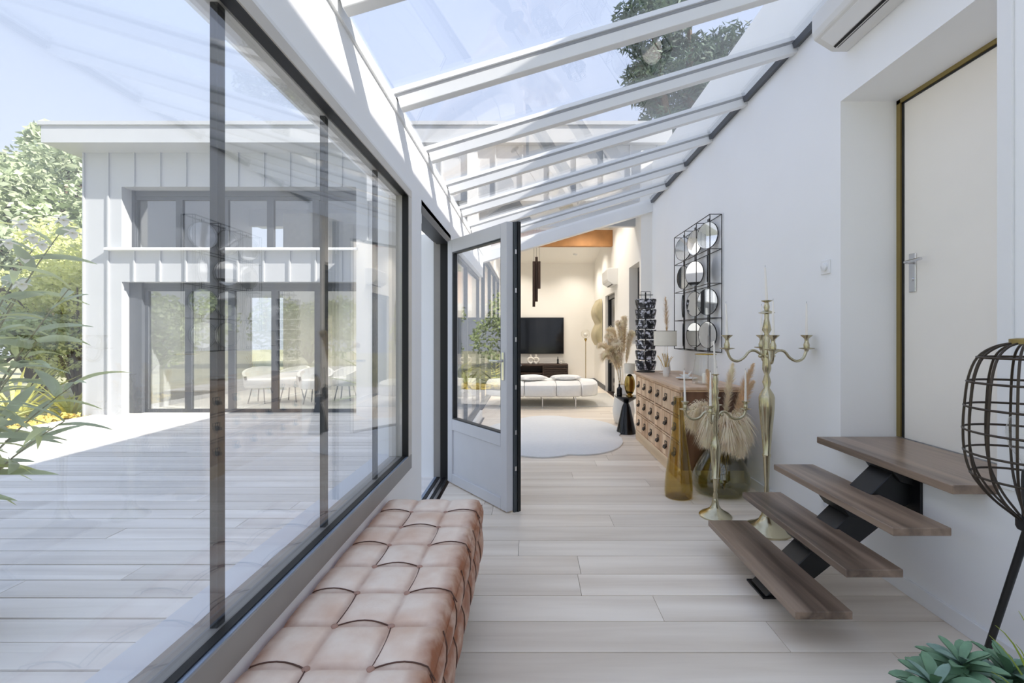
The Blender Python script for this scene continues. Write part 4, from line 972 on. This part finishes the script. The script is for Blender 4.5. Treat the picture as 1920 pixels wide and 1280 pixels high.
# ---- gold wall relief
wa = MB(); wy0, wy1, wz0, wz1 = 11.5, 12.75, 1.08, 2.28
def waf(u, v):
    e = 1-abs(2*u-1)**5; f2 = 1-abs(2*v-1)**5
    y = wy0+(wy1-wy0)*(.5+(u-.5)*(.78+.22*math.sqrt(max(0, f2)))); z = wz0+(wz1-wz0)*v
    return (LX-.01-.16*(.25+.75*abs(math.sin(2*math.pi*v*.98+.2)))*max(0, e)**.5, y, z)
wa.grid(waf, 20, 30); wa.grid(lambda u, v: (LX-.005, waf(u, v)[1], waf(u, v)[2]), 20, 30)
tag(wa.build('wall_relief', 'gold_art', smooth=60, weld=True), 'rounded gold-cream relief on the far living room wall', 'wall art')
# ---- side table group at the end of the corridor
TX, TY = 1.335, 6.36
ta = thing('side_table', (TX, TY, 0), 'black hourglass side table past the chest', 'side table')
MB().lathe([(.001,.0),(.14,.0),(.135,.02),(.06,.36),(.035,.42)], (TX, TY, 0), 28, cap=False).build('base', 'black_gloss', ta, smooth=40)
MB().lathe([(.035,.42),(.10,.46),(.16,.505),(.165,.52),(.001,.52)], (TX, TY, 0), 32, cap=False).build('top', 'black_gloss', ta, smooth=40)
gl2 = thing('gold_lamp', (TX+.03, TY, .52), 'small lamp with gold oval base and white shade on the black side table', 'lamp')
gx = TX+.045
MB().sphere((gx, TY-.02, .52+.155), .075, 20, 14, (1, .55, 2.0)).lathe([(.05,0),(.05,.012)], (gx, TY-.02, .52), 20).build('base', 'gold', gl2, smooth=60)
MB().lathe([(.075,.31),(.075,.45),(.073,.45),(.073,.31)], (gx, TY-.02, .52), 28).build('shade', 'shade', gl2, smooth=40)
MB().lathe([(.035,0),(.038,.02),(.038,.10),(.012,.13),(.012,.16)], (TX-.10, TY-.03, .521), 16).build('x', 'black_gloss', smooth=40)
df = bpy.data.objects['x']; df.name = 'diffuser_bottle'; tag(df, 'black reed diffuser bottle on the black side table', 'diffuser')
for i in range(4): MB().tube([(TX-.10, TY-.03, .56), (TX-.10+.02*math.cos(i*1.7), TY-.03+.02*math.sin(i*1.7), .92)], .0022, 5).build('reed', 'frame_dark', df)
FV = (1.44, 7.05)
vessel('floor_vase', [(.12,0),(.15,.03),(.17,.2),(.14,.42),(.08,.55),(.09,.6)], (FV[0], FV[1], 0), 'ceramic', 'pale floor vase of pampas behind the side table', n=28)
ORD = ('first plume', 'second plume', 'third plume', 'fourth plume', 'fifth plume', 'sixth plume', 'seventh plume', 'eighth plume', 'ninth plume')
FVO = sorted(range(9), key=lambda i: (-.34, -.36, -.28, -.20, -.10, .02, -.15, .12, -.22)[i])
for i, (dx, dy, tz) in enumerate([(-.34, -.1, 1.02), (-.36, .1, 1.2), (-.28, -.15, 1.36), (-.20, .12, 1.46), (-.10, -.1, 1.55), (.02, .05, 1.62), (-.15, -.2, 1.25), (.12, -.1, 1.4), (-.22, 0, 1.12)]):
    plume('pampas_plume', (FV[0], FV[1], .05), (FV[0]+dx, FV[1]+dy, tz), (FV[0]+dx*.25, FV[1]+dy*.25, max(1.25, tz-.05)), .42, .11, ORD[FVO.index(i)]+' counted from left of fluffy plumes in the floor vase', 'pampas plumes in the floor vase', n=1200, droop=.6, seed=100+i)

# ---- tub chairs inside the annex
def tub(x, y, rz, lab):
    t = thing('tub_chair', (x, y, 0), lab, 'chair', 'tub chairs in the annex')
    m_ = rotz(rz); sh_ = MB(); nu, nv = 24, 6
    def fn(rad):
        def g_(u, v):
            a = math.radians(-120+240*u); h = .42+.36*v*(.55+.45*math.cos(a*.75)); r = rad*(.9+.12*v)
            return Vector((x, y, h-.08))+m_@Vector((r*math.sin(a), r*math.cos(a), 0))
        return g_
    sh_.grid(fn(.33), nu, nv).grid(fn(.28), nu, nv)
    n1 = (nu+1)*(nv+1)
    for i in range(nu): sh_.f.append((nv*(nu+1)+i, nv*(nu+1)+i+1, n1+nv*(nu+1)+i+1, n1+nv*(nu+1)+i))
    sh_.build('shell', 'fabric_white', t, smooth=60)
    MB().lathe([(.29,.30),(.31,.34),(.31,.42),(.28,.46),(.001,.46)], (x, y, 0), 24, cap=False).build('seat', 'fabric_white', t, smooth=50)
    for a in (45, 135, 225, 315): MB().tube([(x+.16*math.cos(math.radians(a)), y+.16*math.sin(math.radians(a)), .32), (x+.24*math.cos(math.radians(a)), y+.24*math.sin(math.radians(a)), -.02)], .012, 6).build('leg', 'facade_frame', t)
for xp, dd, rz, lab in ((490, 9.3, .5, 'white tub chair farthest left inside the annex'), (548, 9.5, -.3, 'white tub chair second from left inside the annex'), (592, 9.2, .3, 'white tub chair third from left inside the annex'), (648, 9.7, -.6, 'white tub chair farthest right inside the annex')):
    tub(P(xp, 0, dd).x, dd, rz, lab)

# ================================================================== garden
def foliage(rr, blobs, n, size, asp=.5):
    vs = []; fs = []
    tot = sum(b[3]*b[4]*b[5] for b in blobs)
    for (bx, by, bz, ax_, ay, az) in blobs:
        for i in range(int(n*ax_*ay*az/tot)+1):
            v = Vector((rr.gauss(0, 1), rr.gauss(0, 1), rr.gauss(0, 1))).normalized()*rr.uniform(.72, 1.04)
            lump = 1+.16*mnoise.noise(Vector((v.x*2.6+bx, v.y*2.6+by, v.z*2.6+bz)))
            p = Vector((bx+v.x*ax_*lump, by+v.y*ay*lump, bz+v.z*az*lump)); s = size*rr.uniform(.6, 1.3)
            t = Vector((rr.gauss(0, 1), rr.gauss(0, 1), rr.gauss(0, .7))).normalized(); q = t.orthogonal().normalized(); q = Matrix.Rotation(rr.uniform(0, 6.3), 3, t)@q
            o = len(vs); vs += [p-t*s, p+q*s*asp, p+t*s, p-q*s*asp]; fs.append((o, o+1, o+2, o+3))
    return MB().add(vs, fs)
def tree(name, base, blobs, n, size, leafm, lab, cat='tree', trunk_r=.15, group=None, seed=1, asp=.5, core=None):
    rr = random.Random(seed); t = thing(name, base, lab, cat, group)
    f = foliage(rr, blobs, n, size, asp).build('foliage', leafm, t, fixn=False); f['kind'] = 'stuff'
    tk = MB()
    for b in blobs:
        c = Vector(b[:3]); bs = Vector(base); mid = Vector((bs.x*.6+c.x*.4, bs.y*.6+c.y*.4, bs.z+(c.z-bs.z)*.55)); tk.tube([bs, mid, c], [trunk_r, trunk_r*.7, trunk_r*.3], 7)
    tk.build('trunk', 'bark', t, smooth=50); return t
rr = random.Random(5)
def cluster(cx, cy, cz, rx, ry, rz_, k, s):
    return [(cx+rr.uniform(-1, 1)*rx, cy+rr.uniform(-1, 1)*ry, cz+rr.uniform(-1, 1)*rz_, s*rr.uniform(.7, 1.2), s*rr.uniform(.7, 1.2), s*rr.uniform(.6, 1.)) for _ in range(k)]
tree('broadleaf_tree', (-14.2, 13.2, -.3), cluster(-14.3, 13, 5.0, 2.3, 1.0, 1.5, 18, 1.15), 22000, .11, 'tree_leaf', 'tall grey-green tree left of the annex', seed=3)
tree('broadleaf_tree', (-17.6, 18, -.3), cluster(-17.6, 18, 8.6, 1.3, .8, .5, 8, 1.0), 9000, .14, 'tree_leaf', 'tree crown just showing above the annex roof', seed=4)
tree('shrub', (-11.2, 11.3, -.3), cluster(-11.2, 11.3, 2.3, 1.5, .6, 1.5, 14, .8), 16000, .06, 'shrub_leaf', 'bright yellow-green shrub beside the annex corner', 'shrub', .05, seed=6)
tree('shrub', (-12.6, 10.2, -.3), cluster(-12.6, 10.2, 1.2, 1.2, .6, .9, 10, .7), 8000, .07, 'hedge_leaf', 'low dark green shrub behind the spiky plants', 'shrub', .05, seed=7)
tree('pine_tree', (6.9, 19, -.3), [(5.0, 18.5, 11.6, 1.3, 1.2, .9), (5.5, 19, 9.9, 1.2, 1.2, .9), (4.8, 18, 13.6, 1.5, 1.4, 1.1), (6.4, 19, 12, 2, 1.5, 1.6), (7.2, 19, 9.6, 1.9, 1.5, 1.3), (6.2, 19, 8.4, 1.4, 1.2, .8), (6.2, 18, 15.5, 2, 1.6, 1.5), (8.5, 19, 12, 2, 1.5, 2), (5.2, 18.6, 8.5, 1.0, 1, .6)], 26000, .17, 'tree_leaf_dark', 'tall dark pine seen through the glass roof', trunk_r=.3, seed=8, asp=.22)
tree('courtyard_tree', (-3.2, 24, -.3), cluster(-3.0, 24, 4.6, 3.0, 1, 1.2, 9, 1.3), 10000, .14, 'hedge_leaf', 'green trees behind the tiled garden house', seed=9)
for i, (hx, hy, sx_, sy_) in enumerate([(-17.5, 6.8, 1, 3), (-17, -4, 1, 3.2), (-12.5, -9.5, 2.6, 1), (-3, -9.5, 2.8, 1)]):
    tree('hedge', (hx, hy, -.3), [(hx+rr.uniform(-1, 1)*sx_, hy+rr.uniform(-1, 1)*sy_, .9+rr.uniform(0, 1.6), 1.3, 1.3, 1.2) for _ in range(9)], 7000, .12, 'hedge_leaf', ['green hedge far left of the terrace', 'green hedge at the near left end of the garden', 'green hedge across the garden behind the viewer', 'green hedge closing the terrace behind the viewer'][i], 'hedge', .06, seed=30+i)
# spiky plants
bl = leafproto('blade', 'grass_blade', .8, .045, .35, .004)
def spiky(x, y, z, n, s, lab, mat=None, group='spiky plants in the garden bed', up=.5):
    t = thing('spiky_plant', (x, y, z), lab, 'plant', group); me = bl
    if mat: me = bl.copy(); me.materials[0] = M[mat]
    for q in range(n):
        an = q*2.39996; el = math.radians(R.uniform(20, 80)); putleaf('blade', me, t, (x, y, z+.05), (math.cos(an)*math.cos(el), math.sin(an)*math.cos(el), math.sin(el)), R.uniform(-.3, .3), s*R.uniform(.7, 1.15))
spiky(-9.3, 8.2, -.3, 60, 1.5, 'large pale yellow spiky plant left of the annex corner')
spiky(-8.4, 8.3, -.3, 50, 1.1, 'yellow-green spiky plant close against the annex corner')
spiky(-8.9, 7.3, -.3, 50, 1.0, 'green spiky plant at the left edge of the deck', 'oleander_leaf_young')
spiky(-9.6, 6.6, -.3, 40, 1.1, 'spiky plant nearest the viewer along the deck edge', 'oleander_leaf')
spiky(-1.75, 10.9, -.05, 70, 1.3, 'big yellow-green grass clump in the courtyard behind the glass door')
spiky(-1.30, 11.9, -.05, 50, 1.1, 'smaller yellow grass clump in the courtyard by the living room')
spiky(-2.9, 9.4, -.05, 60, 1.5, 'green clump in the courtyard beside the wing wall', 'oleander_leaf')
gc = foliage(random.Random(77), [(-8.3, 7.1, -.12, .75, .75, .16), (-8.0, 7.7, -.12, .5, .3, .14), (-8.9, 6.2, -.14, .8, .8, .16)], 4500, .05).build('groundcover', 'gold_groundcover', fixn=False); tag(gc, 'golden low groundcover along the deck edge', 'groundcover', kind='stuff')
# ---- oleander close outside the window
ol = thing('oleander', (-2.75, 2.0, DZ), 'oleander branches with long leaves and pale flowers outside the window', 'shrub')
MB().lathe([(.20,0),(.22,.03),(.26,.40),(.235,.40),(.001,.36)], (-2.75, 2.0, DZ), 24, cap=False).build('pot', 'pot', ol, smooth=40)
lfA = leafproto('leaf', 'oleander_leaf', .20, .034, .45, .0015, 8); lfB = leafproto('leaf', 'oleander_leaf_young', .20, .034, .6, .0015, 8); lfC = leafproto('leaf', 'oleander_leaf', .17, .045, .25, .0015, 8)
br_ends = [P(60, 470, 2.05), P(130, 540, 2.0), P(110, 440, 2.1), P(70, 640, 1.95), P(140, 720, 2.0), P(40, 540, 2.1), P(120, 790, 1.9), P(10, 780, 1.9), P(30, 690, 2.0), P(-60, 560, 2.0), P(-40, 860, 1.9)]
for bi, e_ in enumerate(br_ends):
    b0 = Vector((-2.75+.04*bi/10, 2.0, .3)); b1 = Vector((-2.75*.5+e_.x*.5-.08, 2.0, (.3+e_.z)*.5+.12)); bz = lambda t: b0*(1-t)**2+b1*2*t*(1-t)+e_*t*t
    MB().tube([bz(i/10) for i in range(11)], [.008-.0006*i for i in range(11)], 6).build('branch', 'stem', ol, smooth=60)
    for q in range(13):
        t = .45+.56*(q/12); p = bz(min(1, t)); an = q*2.39996+bi; tg = (bz(1)-bz(.9)).normalized(); el = R.uniform(-.25, .55)
        dv = Vector((math.cos(an), math.sin(an)*.8, el))+tg*.5
        putleaf('leaf', (lfA, lfB, lfC)[(q+bi) % 3], ol, p, dv, R.uniform(-.9, .9), R.uniform(.75, 1.25))
pet = leafproto('petal', 'oleander_flower', .036, .034, .3, .001, 4)
for fi, (px, py) in enumerate(((15, 455), (45, 480), (78, 458), (40, 420), (135, 436), (20, 530), (40, 532), (118, 412), (60, 445))):
    c = P(px, py, 2.0+.03*(fi % 3)); nv_ = Vector((.5, -.7, .5)); A = align(nv_)
    fo = MB().sphere(c, .006, 8, 6).build('flower', 'oleander_leaf_young', ol)
    for q in range(5):
        an = 2*math.pi*q/5; putleaf('petal', pet, fo, c, A@Vector((math.cos(an), math.sin(an), .15)), 0, 1.)
